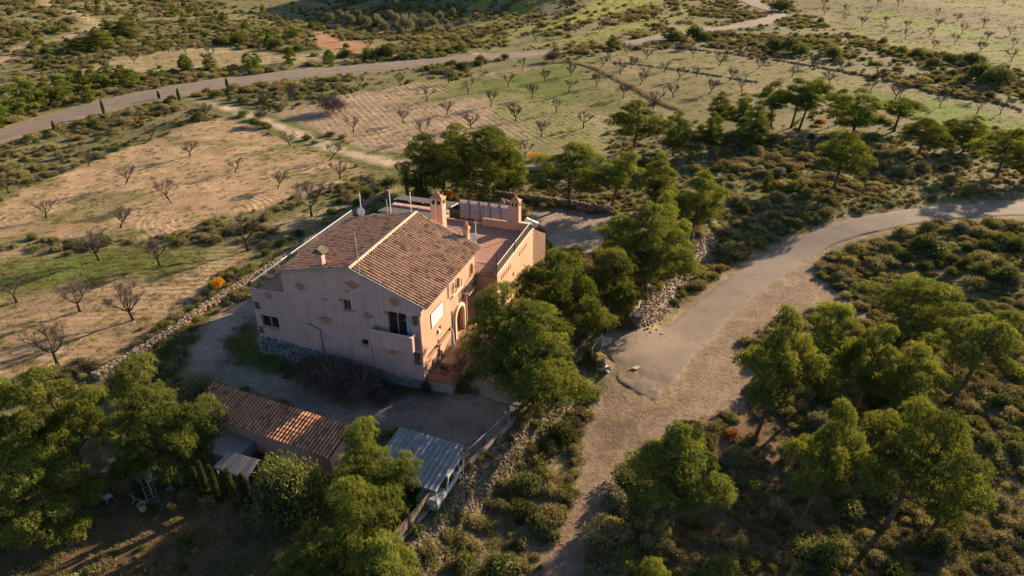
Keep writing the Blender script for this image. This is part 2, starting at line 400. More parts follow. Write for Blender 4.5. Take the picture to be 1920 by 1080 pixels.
def furrows(w, ang, spacing, arc=None):
    global fur
    if arc is None: v = (GX*math.cos(ang)+GY*math.sin(ang))
    else: v = np.hypot(GX-arc[0], GY-arc[1])
    fur = np.where(w > .02, v*2*math.pi/spacing, fur)
w = lay(FARL, T_tan, .8, 1.5, .1); w = lay(UL, T_dry*1.05, 1.2, 2, .1, g=.3); lay(ULG, T_grass*1.1, 1.0, 2, .1, g=.8); lay(RED, T_red, 1, 2, .1)
w = lay(LF1, T_tan, .8, .8, .5, f=.45, g=.1); C1 = unpix(440, 330)
dirx = math.atan2(12.9, 6.9)+math.pi/2; furrows(w, dirx, 1.15)
c2 = unpix(390, 405); da = np.hypot(GX-c2[0], GY-c2[1]); wa = w*(da < 9)
furrows(wa, 0, .8, (c2[0], c2[1])); furw = np.where(wa > .5, furw*1.1, furw)
c2 = unpix(80, 400); da = np.hypot(GX-c2[0], GY-c2[1]); wa = w*(da < 8)
furrows(wa, 0, .8, (c2[0], c2[1])); furw = np.where(wa > .5, furw*1.1, furw)
gp = sstep((fbm(GX+.3*GY, GY*1.6, 11, 12)-.12)*4)*w
col = col*(1-gp[:, None]*.32)+T_grass*(gp[:, None]*.32); grs = np.maximum(grs, gp*.5)
w = lay(LF2, T_tan*.92, .6, .8, .8, f=.6, g=.25); furrows(w, math.pi/2+.05, .95)
cg = unpix(70, 515); gp = sstep(1.45-np.hypot((GX-cg[0])/17, (GY-cg[1]-.3*(GX-cg[0]))/6.0)+.5*n1)*w
col = col*(1-gp[:, None]*.9)+np.array([.095,.15,.022])*(gp[:, None]*.9); grs = np.maximum(grs, gp)
lay(STRIP, T_dry*1.15, .4, .6, .5, g=.3)
w = lay(MF, np.array([.285,.205,.135]), .8, 1.0, .4, f=.5, g=.15); furrows(w, math.atan2(-22.1, 10.4)+math.pi/2, 1.25)
w2 = lay(MFG, np.array([.165,.155,.06]), 5.5, 5, .3, f=.28, g=.8)
gp = sstep((n3+.4*n1-.1)*3)*sstep(w)*.6; col = col*(1-gp[:, None])+T_grass*1.1*gp[:, None]
w = lay(RF, np.array([.175,.145,.072]), 1.2, 1.5, .2, f=.3, g=.4); furrows(w, math.atan2(-10.5, 20.4)+math.pi/2, 1.7)
gp = sstep((n3-.05)*3)*w*.6; col = col*(1-gp[:, None])+np.array([.24,.175,.105])*gp[:, None]
lay(RFG, np.array([.13,.175,.03]), 3, 3, .1, f=.3, g=.8)
w = lay(TF, np.array([.17,.13,.072]), 2, 2, .4, f=.35, g=.5, cv=.25); furrows(w, math.atan2(-10.5, 20.4)+math.pi/2, 2.5)
gp = sstep((n3-.0)*3)*w*.7; col = col*(1-gp[:, None])+np.array([.17,.17,.055])*gp[:, None]
lay(TFG1, np.array([.15,.165,.045]), 2.5, 3, .1, g=.6)
# diagonal grassy terraces on the far slope
tz = sstep((GY-195)/20)*sstep((GX+28-(GY-220)*.05)/14)*sstep((75-GX+(GY-200)*.1)/22)
st = np.sin((GX*.80-(GY)*.55)/3.4+n3*1.4)
gp = tz*sstep((st-.1)*2.2)
col = col*(1-gp[:, None]*.85)+(np.array([.20,.20,.045])*(1+.25*n2[:, None]))*(gp[:, None]*.85); scr = scr*(1-.85*gp); grs = grs*(1-gp*.3)
lay(VERGE, T_scrub*1.0, .8, 1.0, .5, g=.75, s=.45)
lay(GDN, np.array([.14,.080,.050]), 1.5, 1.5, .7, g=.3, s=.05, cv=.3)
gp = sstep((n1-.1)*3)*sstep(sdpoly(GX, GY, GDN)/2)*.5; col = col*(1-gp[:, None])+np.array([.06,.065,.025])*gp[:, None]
lay(SHO, T_sho, .35, .6, .65, s=.0, cv=.16)
w = lay(TRACKS, T_sho*.96, .5, .8, .35, cv=.14)
_sd = sdpoly(GX, GY, DT); _w = (sstep((_sd+1.6+n4*.5)/1.0)*.7)[:, None]; col = col*(1-_w)+T_grass*1.05*_w; grs = np.maximum(grs, _w[:, 0]); scr *= sstep((-_sd-1.6)/1.5)
lay(DT, np.array([.38,.29,.20]), .4, .8, .3, f=.0)
lay(BANK, np.array([.26,.20,.15]), .6, .6, .9); lay(BANK2, np.array([.25,.185,.125]), .8, .8, .9, s=.15)
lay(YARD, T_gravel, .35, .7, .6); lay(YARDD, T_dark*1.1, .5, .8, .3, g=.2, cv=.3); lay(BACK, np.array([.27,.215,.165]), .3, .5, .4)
lay(LAWN, np.array([.055,.075,.02]), .5, .7, .4, g=.9, s=.1); lay(PATH, T_path, .1, .2, .1)
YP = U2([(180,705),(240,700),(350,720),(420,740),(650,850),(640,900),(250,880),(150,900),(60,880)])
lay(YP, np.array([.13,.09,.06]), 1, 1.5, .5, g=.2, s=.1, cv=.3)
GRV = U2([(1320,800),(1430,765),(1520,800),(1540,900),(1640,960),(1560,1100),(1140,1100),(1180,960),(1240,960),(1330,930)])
lay(U2([(1000,780),(1090,800),(1080,900),(1040,980),(980,1100),(800,1100),(880,970)]), np.array([.19,.148,.095]), .8, 1.2, .9, g=.35, s=.12, cv=.25)
lay(U2([(1640,860),(1720,900),(1830,800),(1960,780),(1960,1120),(1560,1120)]), np.array([.19,.145,.092]), .8, 1.5, .8, g=.45, s=.5, cv=.25)
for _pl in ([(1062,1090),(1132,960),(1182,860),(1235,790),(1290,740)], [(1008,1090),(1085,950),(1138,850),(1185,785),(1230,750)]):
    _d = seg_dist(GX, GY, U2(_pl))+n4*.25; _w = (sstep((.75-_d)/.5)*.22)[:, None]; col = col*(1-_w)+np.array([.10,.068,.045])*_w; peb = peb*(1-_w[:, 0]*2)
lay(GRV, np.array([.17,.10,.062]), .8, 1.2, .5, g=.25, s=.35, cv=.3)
# gravel verges and no scrub on the roads
for L, R in (ROAD_R, ROAD_L, ROAD_T):
    poly = L+R[::-1]; sd = sdpoly(GX, GY, poly)
    w = sstep((sd+1.0+n4*.5)/1.0)[:, None]; col = col*(1-w*.75)+T_dry*np.array([1, .98, 1.1])*(w*.75)
    scr *= sstep((-sd-1.0)/1.0); grs *= sstep((-sd-.5)/1.0); furw *= sstep((-sd-.5)/1.0); GZ = np.where(sd > -.5, GZ-.06, GZ)
# bare tracks on the upper-left hillside
for pl in ([(0,100),(60,80),(110,74),(150,60),(200,45)], [(95,0),(90,15),(100,5),(150,25),(165,38),(180,45)], [(560,104),(640,100),(760,104),(900,100)]):
    P = U2(pl); d = seg_dist(GX, GY, P)+n4*.5; w = sstep((2.2-d)/1.0)[:, None]
    col = col*(1-w)+np.array([.36,.27,.17])*w; scr *= 1-w[:, 0]
# stony patch at the lower right
cs = unpix(1880, 800); gp = sstep(1.2-np.hypot((GX-cs[0])/5, (GY-cs[1])/6)+.6*n2); col = col*(1-gp[:, None]*.7)+np.array([.25,.2,.15])*(gp[:, None]*.7); peb = np.maximum(peb, gp)
scr *= 1-gp*.7
furw = furw*np.clip(.75+.9*n1+.5*n2, .1, 1.15)
col = np.clip(col, .01, .8)
nx, ny = len(gx), len(gy)
I = np.arange(nx*ny).reshape(ny, nx)
F = np.stack([I[:-1,:-1].ravel(), I[:-1,1:].ravel(), I[1:,1:].ravel(), I[1:,:-1].ravel()], 1)
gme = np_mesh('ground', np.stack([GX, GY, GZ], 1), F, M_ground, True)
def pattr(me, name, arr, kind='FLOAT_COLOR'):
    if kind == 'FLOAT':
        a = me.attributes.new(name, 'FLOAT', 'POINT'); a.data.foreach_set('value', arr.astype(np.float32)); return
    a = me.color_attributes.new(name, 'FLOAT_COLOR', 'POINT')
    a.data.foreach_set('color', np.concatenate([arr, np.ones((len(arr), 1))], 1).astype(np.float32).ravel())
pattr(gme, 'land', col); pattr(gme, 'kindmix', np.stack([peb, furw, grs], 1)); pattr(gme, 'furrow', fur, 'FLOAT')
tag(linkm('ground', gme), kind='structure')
SCR = scr.reshape(ny, nx)
def near_idx(x, y):
    return np.clip(np.searchsorted(gy, y), 0, ny-1), np.clip(np.searchsorted(gx, x), 0, nx-1)

# ------------------------------------------------------------------ roads
def resample(pl, n):
    P = np.array([p[:2] for p in pl]); 
    # Catmull-Rom
    Q = np.vstack([2*P[0]-P[1], P, 2*P[-1]-P[-2]]); out = []
    for i in range(1, len(Q)-2):
        for t in np.linspace(0, 1, 12, endpoint=False):
            a, b, c, d = Q[i-1], Q[i], Q[i+1], Q[i+2]
            out.append(.5*((2*b)+(c-a)*t+(2*a-5*b+4*c-d)*t*t+(-a+3*b-3*c+d)*t**3))
    out.append(Q[-2]); out = np.array(out); s = np.concatenate([[0], np.cumsum(np.hypot(*np.diff(out, axis=0).T))])
    u = np.linspace(0, s[-1], n); return np.stack([np.interp(u, s, out[:, 0]), np.interp(u, s, out[:, 1])], 1)
M_asph = mat_noise('old_asphalt', (.142,.110,.084), (.205,.160,.122), .35, .9, .25, .35, 30, detail=10)
_n = M_asph.node_tree.nodes; _l = M_asph.node_tree.links
def asphalt_extra(m):
    n, l = m.node_tree.nodes, m.node_tree.links; b = n['Principled BSDF']
    src = b.inputs['Base Color'].links[0].from_socket
    tc = n.new('ShaderNodeTexCoord')
    q = n.new('ShaderNodeTexNoise'); q.inputs['Scale'].default_value = 14; q.inputs['Detail'].default_value = 4; l.new(tc.outputs['Object'], q.inputs['Vector'])
    r = n.new('ShaderNodeMapRange'); r.inputs[1].default_value = .3; r.inputs[2].default_value = .7; r.inputs[3].default_value = .75; r.inputs[4].default_value = 1.25; l.new(q.outputs[0], r.inputs[0])
    mx = n.new('ShaderNodeMix'); mx.data_type = 'RGBA'; mx.blend_type = 'MULTIPLY'; mx.inputs[0].default_value = 1
    l.new(src, mx.inputs[6]); l.new(r.outputs[0], mx.inputs[7])
    v = n.new('ShaderNodeTexVoronoi'); v.feature = 'DISTANCE_TO_EDGE'; v.inputs['Scale'].default_value = .16
    nd = n.new('ShaderNodeTexNoise'); nd.inputs['Scale'].default_value = .8; nd.inputs['Detail'].default_value = 6; l.new(tc.outputs['Object'], nd.inputs['Vector'])
    va = n.new('ShaderNodeVectorMath'); va.operation = 'MULTIPLY_ADD'; l.new(nd.outputs['Color'], va.inputs[0]); va.inputs[1].default_value = (4, 4, 4); l.new(tc.outputs['Object'], va.inputs[2])
    l.new(va.outputs[0], v.inputs['Vector'])
    r2 = n.new('ShaderNodeMapRange'); r2.inputs[1].default_value = .0; r2.inputs[2].default_value = .007; r2.inputs[3].default_value = .5; r2.inputs[4].default_value = 1; l.new(v.outputs['Distance'], r2.inputs[0])
    m2 = n.new('ShaderNodeMix'); m2.data_type = 'RGBA'; m2.blend_type = 'MULTIPLY'; m2.inputs[0].default_value = 1
    l.new(mx.outputs[2], m2.inputs[6]); l.new(r2.outputs[0], m2.inputs[7]); l.new(m2.outputs[2], b.inputs['Base Color'])
asphalt_extra(M_asph)
def strip(name, E, n, mat, lift=.03, rag=.12, fadeend=False):
    A, B = resample(E[0], n), resample(E[1], n); K = 17; V = []
    for j in range(K):
        t = j/(K-1); P = A*(1-t)+B*t
        if j in (0, K-1):
            o = vnoise(P[:, 0], P[:, 1], .9, 3)*rag+vnoise(P[:, 0], P[:, 1], .35, 6)*rag*.5; dv = (B-A)/np.hypot(*(B-A).T)[:, None]; P = P+dv*o[:, None]
        z = hgt(P[:, 0], P[:, 1])+lift-(.10 if j in (0, K-1) else 0)+(.05 if j not in (0, K-1) else 0)
        en = np.arange(n)/(n-1); fade = np.clip((en-.93)/.07, 0, 1) if fadeend else 0*en
        z = z-fade*(.02+.10*(vnoise(P[:, 0], P[:, 1], 1.1, 2)+.6*vnoise(P[:, 0], P[:, 1], .4, 5)+1)); z[-1] -= .1; V.append(np.stack([P[:, 0], P[:, 1], z], 1))
    V = np.concatenate(V); I = np.arange(K*n).reshape(K, n)
    F = np.stack([I[:-1,:-1].ravel(), I[1:,:-1].ravel(), I[1:,1:].ravel(), I[:-1,1:].ravel()], 1)
    o = linkm(name, np_mesh(name, V, F, mat, True)); tag(o, kind='structure'); return o
strip('asphalt_road', ROAD_R, 300, M_asph, .0, .12, True)
strip('asphalt_road', ROAD_L, 160, M_asph, .06, .2)
strip('asphalt_road', ROAD_T, 80, M_asph, .12, .2)
# pale repair patches on the asphalt by the gate
M_patch = mat_noise('concrete_patch', (.36,.30,.225), (.46,.39,.30), 3, .9, .2, .3, 20)
for q in ([(1153,640),(1166,637),(1168,646),(1158,650),(1152,647)], [(1124,632),(1150,634),(1146,645),(1130,652),(1122,648)], [(1184,690),(1196,686),(1200,690),(1192,694)]):
    P = U2(q); mb = MB(); n_ = len(P)
    mb.add([(x, y, h1(x, y)+.055) for x, y in P]+[(x, y, h1(x, y)+.075) for x, y in P], [tuple(range(n_, 2*n_))]+[(i, (i+1) % n_, n_+(i+1) % n_, n_+i) for i in range(n_)])
    tag(mb.build('road_patch', M_patch), kind='structure')

# ------------------------------------------------------------------ foliage builders
def leaf_tris(P, Dv, L, Wd, jit, rs, out=None):
    """one thin triangle per row; P base point, Dv outward direction"""
    n = len(P)
    d = Dv+rs.normal(0, jit, (n, 3)); d /= np.linalg.norm(d, axis=1)[:, None]+1e-9
    r = rs.normal(0, 1, (n, 3))
    if out is not None:
        o = out/(np.linalg.norm(out, axis=1)[:, None]+1e-9); t = rs.normal(0, 1, (n, 3)); t -= (t*o).sum(1)[:, None]*o; t /= np.linalg.norm(t, axis=1)[:, None]+1e-9
        d = t*.8+o*.5+np.array([0, 0, .25])+rs.normal(0, .15, (n, 3)); d /= np.linalg.norm(d, axis=1)[:, None]; r = o+rs.normal(0, .33, (n, 3))
    w = np.cross(d, r); w /= np.linalg.norm(w, axis=1)[:, None]+1e-9
    l = L*rs.uniform(.6, 1.25, (n, 1)); wd = Wd*rs.uniform(.7, 1.3, (n, 1))
    V = np.empty((n, 3, 3)); V[:, 0] = P-w*wd*.5; V[:, 1] = P+w*wd*.5; V[:, 2] = P+d*l
    return V.reshape(-1, 3)
def finish_leaves(name, V, var, mat):
    F = np.arange(len(V)).reshape(-1, 3); me = np_mesh(name, V, F, mat)
    a = me.attributes.new('leafvar', 'FLOAT', 'FACE'); a.data.foreach_set('value', np.clip(var, 0, 1).astype(np.float32)); return me
def pine_meshes(seed, H=8.0, R=3.0, base=.36, nL=17, per=5, tuft=230, L=.19, W=.036, k=4, spread=.95, steep=0.0):
    """a bent trunk, limbs, and on each limb a loose plate of needle puffs"""
    rs = np.random.RandomState(seed); lob = rs.uniform(0, 6.28, 3); plates = []; tries = 0
    while len(plates) < nL and tries < 3000:
        tries += 1; t = rs.uniform(0, 1)**.85; a = rs.uniform(0, 2*math.pi)
        lump = 1+.26*math.sin(2*a+lob[0])+.20*math.sin(3*a+lob[1]+4*t)
        prof = max(0, 1-t**1.9)**.6*(.66+.34*min(1, t*3))
        rr = max(0, R*prof*lump*(rs.uniform(.2, 1.0)**.5)-.3)
        c = np.array([rr*math.cos(a), rr*math.sin(a), H*(base+(1-base)*t)-.45])
        sp = spread*rs.uniform(.75, 1.2)
        if all(np.linalg.norm((c-q[0])*np.array([1, 1, 1.5])) > .88*(sp+q[1]) for q in plates): plates.append((c, sp))
    mb = MB(); th = H*.86; bend = rs.uniform(-.35, .35, 2)
    tp = lambda z: np.array([bend[0]*math.sin(z/H*3), bend[1]*math.sin(z/H*2.4), z])
    mb.tube([tp(z) for z in np.linspace(-.3, th, 9)], list(np.linspace(.20, .04, 9)*np.array([1.3]+[1]*8)), 8)
    VS = []; VA = []
    for c, sp in plates:
        z0 = max(H*base*.7, min(th*.97, c[2]-.7-.32*np.hypot(c[0], c[1]))); p0 = tp(z0); mid = (p0+c)/2+np.array([0, 0, -.25])+rs.normal(0, .14, 3)
        mb.tube([p0, mid, c+[0, 0, -.1]], [.065, .045, .022], 5, False); pvar = rs.normal(0, .10)
        n_p = per+rs.randint(-1, 2); a0 = rs.uniform(0, 6.28)
        for i in range(n_p):
            a = a0+i*6.283/max(1, n_p-1); rr = 0 if i == 0 else sp*rs.uniform(.5, .95); pr = (rs.uniform(.36, .62) if i else rs.uniform(.5, .72))*(spread/.95)**.6
            q = c+np.array([rr*math.cos(a), rr*math.sin(a), (.22 if i == 0 else rs.uniform(-.32, .18))])
            mb.tube([c+[0, 0, -.12], (c+q)/2+[0, 0, -.12], q], [.024, .016, .007], 3, False)
            n = int(tuft*(pr/.6)**1.8); d = rs.normal(0, 1, (n, 3)); d[:, 2] = np.abs(d[:, 2])-.35*(rs.rand(n) < .4); d /= np.linalg.norm(d, axis=1)[:, None]
            rad = pr*rs.uniform(.35, 1.0, (n, 1))**.45*(1+.2*np.sin(5*d[:, :1]+c[0]*3+i)+.16*np.cos(6*d[:, 1:2]+c[1]*3))
            P = np.repeat(q+d*rad*np.array([1.1, 1.1, .78]), k, axis=0); o = np.repeat(d, k, axis=0)
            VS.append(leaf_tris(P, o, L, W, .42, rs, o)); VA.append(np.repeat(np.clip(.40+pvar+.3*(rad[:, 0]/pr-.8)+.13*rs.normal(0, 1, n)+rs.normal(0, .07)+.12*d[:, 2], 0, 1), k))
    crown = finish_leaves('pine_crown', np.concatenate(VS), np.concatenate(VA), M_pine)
    for _ in range(12):
        z0 = rs.uniform(H*.2, H*.6); a = rs.uniform(0, 6.28); p0 = tp(z0); e = p0+np.array([math.cos(a), math.sin(a), .2])*rs.uniform(.5, 1.6)
        mb.tube([p0, (p0+e)/2+rs.normal(0, .08, 3), e], [.03, .018, .006], 4, False)
    return crown, mb.mesh('pine_trunk', M_bark, True)
PINES = [pine_meshes(11, nL=19), pine_meshes(12, R=3.2, base=.30, nL=22), pine_meshes(13, R=2.9, base=.50, nL=15), pine_meshes(14, R=2.6, base=.24, nL=21),
         pine_meshes(15, R=3.4, base=.42, nL=18), pine_meshes(16, R=2.8, base=.54, nL=14), pine_meshes(17, R=3.0, base=.15, nL=27), pine_meshes(18, R=3.1, base=.20, nL=25)]
def shrub_mesh(name, seed, mat, R=1.0, Hh=1.0, n=520, L=.22, W=.07, lumps=7, low=.0, stems=False):
    rs = np.random.RandomState(seed); VS = []; VA = []
    for i in range(lumps):
        a = rs.uniform(0, 6.28); r = R*rs.uniform(0, .62); c = np.array([r*math.cos(a), r*math.sin(a), Hh*rs.uniform(.12, .55)*(1-.4*r/R)]); pr = rs.uniform(.32, .55)*R
        m = n//lumps; d = rs.normal(0, 1, (m, 3)); d[:, 2] = np.abs(d[:, 2])-.15; d /= np.linalg.norm(d, axis=1)[:, None]
        P = c+d*pr*rs.uniform(.5, 1, (m, 1))*np.array([1, 1, Hh/R*.85]); P[:, 2] = np.maximum(P[:, 2], low)
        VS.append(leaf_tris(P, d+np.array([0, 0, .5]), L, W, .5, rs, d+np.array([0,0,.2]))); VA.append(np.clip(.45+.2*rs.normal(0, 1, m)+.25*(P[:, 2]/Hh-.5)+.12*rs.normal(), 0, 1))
    return finish_leaves(name, np.concatenate(VS), np.concatenate(VA), mat)

SHRUBS = {
 'dark': [shrub_mesh('bush_leaves', 30+i, M_dark, 1, 1.05, 1700, .17, .06, 11) for i in range(4)],
 'green': [shrub_mesh('bush_leaves', 40+i, M_scrub, 1, .85, 1500, .19, .055, 10) for i in range(4)],
 'pale': [shrub_mesh('bush_leaves', 50+i, M_olive, 1, 1.2, 1500, .17, .055, 10) for i in range(3)],
 'brown': [shrub_mesh('bush_leaves', 60+i, M_brown, 1, .85, 1300, .20, .045, 9) for i in range(3)],
 'twiggy': [shrub_mesh('bush_leaves', 70+i, M_twig, 1, 1.1, 1400, .42, .022, 9) for i in range(2)],
 'yellow': [shrub_mesh('bush_leaves', 80, M_yellow, 1, 1.3, 900, .16, .07, 8)],
 'rust': [shrub_mesh('bush_leaves', 85, M_rust, 1, .9, 1200, .16, .06, 9)],
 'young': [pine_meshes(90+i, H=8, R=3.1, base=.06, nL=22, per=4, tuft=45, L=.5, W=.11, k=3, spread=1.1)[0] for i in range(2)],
}

# ------------------------------------------------------------------ scattered stuff through geometry nodes
def scatter(name, protos, P, scl, rot, idx, label=None, cat=None):
    c = bpy.data.collections.new(name+'_kinds')
    for i, me in enumerate(protos):
        o = bpy.data.objects.new('%s_%02d' % (name, i), me); c.objects.link(o)
    me = bpy.data.meshes.new(name); me.vertices.add(len(P)); me.vertices.foreach_set('co', P.astype(np.float32).ravel())
    for nm, arr in (('sc', scl), ('rz', rot)):
        a = me.attributes.new(nm, 'FLOAT', 'POINT'); a.data.foreach_set('value', arr.astype(np.float32))
    a = me.attributes.new('ki', 'INT', 'POINT'); a.data.foreach_set('value', idx.astype(np.int32)); me.update()
    o = linkm(name, me); g = bpy.data.node_groups.new(name, 'GeometryNodeTree')
    g.interface.new_socket('Geometry', in_out='INPUT', socket_type='NodeSocketGeometry'); g.interface.new_socket('Geometry', in_out='OUTPUT', socket_type='NodeSocketGeometry')
    N = g.nodes; L = g.links; gi = N.new('NodeGroupInput'); go = N.new('NodeGroupOutput'); ip = N.new('GeometryNodeInstanceOnPoints')
    ci = N.new('GeometryNodeCollectionInfo'); ci.inputs['Collection'].default_value = c; ci.inputs['Separate Children'].default_value = True; ci.inputs['Reset Children'].default_value = True
    def na(nm, t):
        q = N.new('GeometryNodeInputNamedAttribute'); q.data_type = t; q.inputs['Name'].default_value = nm; return q.outputs[0]
    cx = N.new('ShaderNodeCombineXYZ'); L.new(na('rz', 'FLOAT'), cx.inputs['Z'])
    L.new(gi.outputs[0], ip.inputs['Points']); L.new(ci.outputs[0], ip.inputs['Instance']); ip.inputs['Pick Instance'].default_value = True
    L.new(na('ki', 'INT'), ip.inputs['Instance Index']); L.new(cx.outputs[0], ip.inputs['Rotation']); L.new(na('sc', 'FLOAT'), ip.inputs['Scale'])
    L.new(ip.outputs[0], go.inputs[0]); md = o.modifiers.new('scatter', 'NODES'); md.node_group = g
    tag(o, label, cat, kind='stuff'); return o
def in_view(x, y, z, mx=60, mt=60):
    zz = y*math.cos(TILT)-(z-CAM_H)*math.sin(TILT); ok = zz > 2; q = np.where(ok, zz, 1)
    px = 960+1280*x/q; py = 540-1280*(y*math.sin(TILT)+(z-CAM_H)*math.cos(TILT))/q
    return ok & (px > -mx) & (px < 1920+mx) & (py > -mt) & (py < 1080+140), px, py
def cand(n, seed, power=1.0):
    """candidate points over the ground seen by the camera, denser near it"""
    r = np.random.RandomState(seed); y = 24*np.exp(r.rand(n)**power*math.log(430/24)); hw = (y*.92+12); x = r.uniform(-1, 1, n)*hw
    z = hgt(x, y); ok, px, py = in_view(x, y, z); return x[ok], y[ok], z[ok], px[ok], py[ok], r
LOW = [shrub_mesh('scrub_tuft', 100+i, m, 1, .75, n, l, w, 6) for i, (m, n, l, w) in enumerate(
    [(M_scrub,420,.30,.065)]*3+[(M_dark,330,.30,.07)]*2+[(M_brown,380,.36,.08)]*3+[(M_grass,380,.30,.06)]*2)]
# scrub over the hillsides and the verges
x, y, z, px, py, r = cand(170000, 5, .78)
iy, ix = near_idx(x, y); s = SCR[iy, ix]
cl = fbm(x, y, 7, 21)*.6+fbm(x, y, 22, 23)*.7
dens = np.clip(.32+cl*1.5, .05, 1)*s
# right-hand slopes are densely overgrown, the olive valley is bushy
dens = np.where((x > 14) & (y < 115) & (x+y*.1 > 20), np.clip(dens*1.7+.2*s, 0, 1.0*s), dens)
keep = r.rand(len(x)) < dens; x, y, z = x[keep], y[keep], z[keep]; cl = cl[keep]
sc = (.22+.75*r.rand(len(x))**2.2)*(1+sstep((y-80)/160)*.9)*(1+.35*np.clip(cl, -1, 1)); rr = r.rand(len(x))
green = sstep(.5+fbm(x, y, 30, 31)*1.2)
idx = np.where(rr < .46+.2*green, r.randint(0, 3, len(x)), np.where(rr < .66+.12*green, 3+r.randint(0, 2, len(x)), np.where(rr < .9, 5+r.randint(0, 3, len(x)), 8+r.randint(0, 2, len(x)))))
bigp = (rr2 := r.rand(len(x))) < np.where(y > 110, .05, .018)
idx = np.where(bigp, 10+r.randint(0, 5, len(x)), idx); yng = (rr2 > .98) & (x < -60) & (y > 165); idx = np.where(yng, 15, idx)
sc = np.where(bigp, r.uniform(.8, 1.7, len(x)), sc); sc = np.where(yng, r.uniform(.25, .5, len(x)), sc)
scatter('scrub', LOW+SHRUBS['dark'][:2]+SHRUBS['green'][:2]+SHRUBS['pale'][:1]+SHRUBS['young'][:1], np.stack([x, y, z-.05*sc], 1), sc, r.uniform(0, 6.28, len(x)), idx)
# grass tufts: verges, lawns, gaps in the scrub
def tuft_mesh(seed, mat, n=60):
    rs = np.random.RandomState(seed); P = np.zeros((n, 3)); P[:, :2] = rs.normal(0, .32, (n, 2)); d = rs.normal(0, .5, (n, 3)); d[:, 2] = 1
    return finish_leaves('grass_tuft', leaf_tris(P, d, .33, .05, .2, rs), rs.rand(n), mat)
GT = [tuft_mesh(130+i, m) for i, m in enumerate([M_grass, M_grass, M_scrub, M_brown])]
x, y, z, px, py, r = cand(110000, 6, 1.1)
gi_ = grs.reshape(ny, nx)[near_idx(x, y)]; n_ = fbm(x, y, 4, 33)
keep = (r.rand(len(x)) < np.clip(gi_*(.7+n_), 0, 1)) & (y < 120); x, y, z = x[keep], y[keep], z[keep]
scatter('grass', GT, np.stack([x, y, z-.02], 1), r.uniform(.3, .85, len(x)), r.uniform(0, 6.28, len(x)), r.randint(0, 4, len(x)))
x, y, z, px, py, r = cand(90000, 16, .55)
gi_ = grs.reshape(ny, nx)[near_idx(x, y)]; s = SCR[near_idx(x, y)]; n_ = fbm(x, y, 9, 43)+.5*fbm(x, y, 3, 44)
keep = (s < .4) & (gi_ > .05) & (y > 75) & (r.rand(len(x)) < np.clip(.16+.5*gi_*(n_+.25), 0, .6)); x, y, z = x[keep], y[keep], z[keep]
scatter('field_weeds', GT, np.stack([x, y, z-.02], 1), r.uniform(.35, .8, len(x))*(1+sstep((y-110)/150)*.7), r.uniform(0, 6.28, len(x)), r.choice([0, 1, 1, 2, 2, 3], len(x)))
# stones on the banks, in the fields and in the yard
ST = []
for i in range(6):
    mb = MB(); mb.rock((0, 0, .12), .5, 200+i, .65); me = mb.mesh('stone', M_stone); ST.append(me)
def rnd_in(poly, n, seed):
    r = np.random.RandomState(seed); P = np.array(poly); a, b = P.min(0), P.max(0); x = r.uniform(a[0], b[0], n*6); y = r.uniform(a[1], b[1], n*6)
    k = sdpoly(x, y, poly) > 0; return x[k][:n], y[k][:n]
SX, SY, SS = [], [], []
for poly, n, a, b, sd_ in ((BANK, 2800, .07, .30, 1), (BANK2, 3200, .06, .26, 2), (SHO, 900, .03, .10, 3), (GDN, 500, .05, .17, 4), (YARD, 300, .03, .08, 5), (LF2, 3200, .05, .17, 6), (LF1, 2600, .05, .15, 7), (STRIP, 500, .06, .2, 8), (VERGE, 700, .06, .22, 9), (YP, 250, .05, .14, 10), (LAWN, 60, .05, .16, 11)):
    x, y = rnd_in(poly, n, sd_); r = np.random.RandomState(sd_+50); SX.append(x); SY.append(y); SS.append(a+(b-a)*r.rand(len(x))**2.2)
# the foot of the retaining walls and the stony clearing
for pl, n, w, a, b in ((FENCE[1:5], 1800, 2.0, .08, .32), (FENCE[7:10], 500, 2.0, .10, .4)):
    P = resample(pl, 200); r = np.random.RandomState(n); i = r.randint(0, 199, n); d = P[i+1 if False else np.minimum(i+1, 199)]-P[i]; d /= np.hypot(*d.T)[:, None]; o = np.abs(r.normal(0, w*.6, n))+.35
    SX.append(P[i, 0]+d[:, 1]*o); SY.append(P[i, 1]-d[:, 0]*o); SS.append(a+(b-a)*r.rand(n)**2)
cs = unpix(1880, 820); r = np.random.RandomState(77); SX.append(cs[0]+r.normal(0, 3.2, 700)); SY.append(cs[1]+r.normal(0, 3.5, 700)); SS.append(.08+.3*r.rand(700)**3)
x, y, s_ = map(np.concatenate, (SX, SY, SS)); z = hgt(x, y); ok, _, _ = in_view(x, y, z); x, y, z, s_ = x[ok], y[ok], z[ok], s_[ok]
r = np.random.RandomState(9); scatter('loose_stones', ST, np.stack([x, y, z], 1), s_, r.uniform(0, 6.28, len(x)), r.randint(0, 6, len(x)))

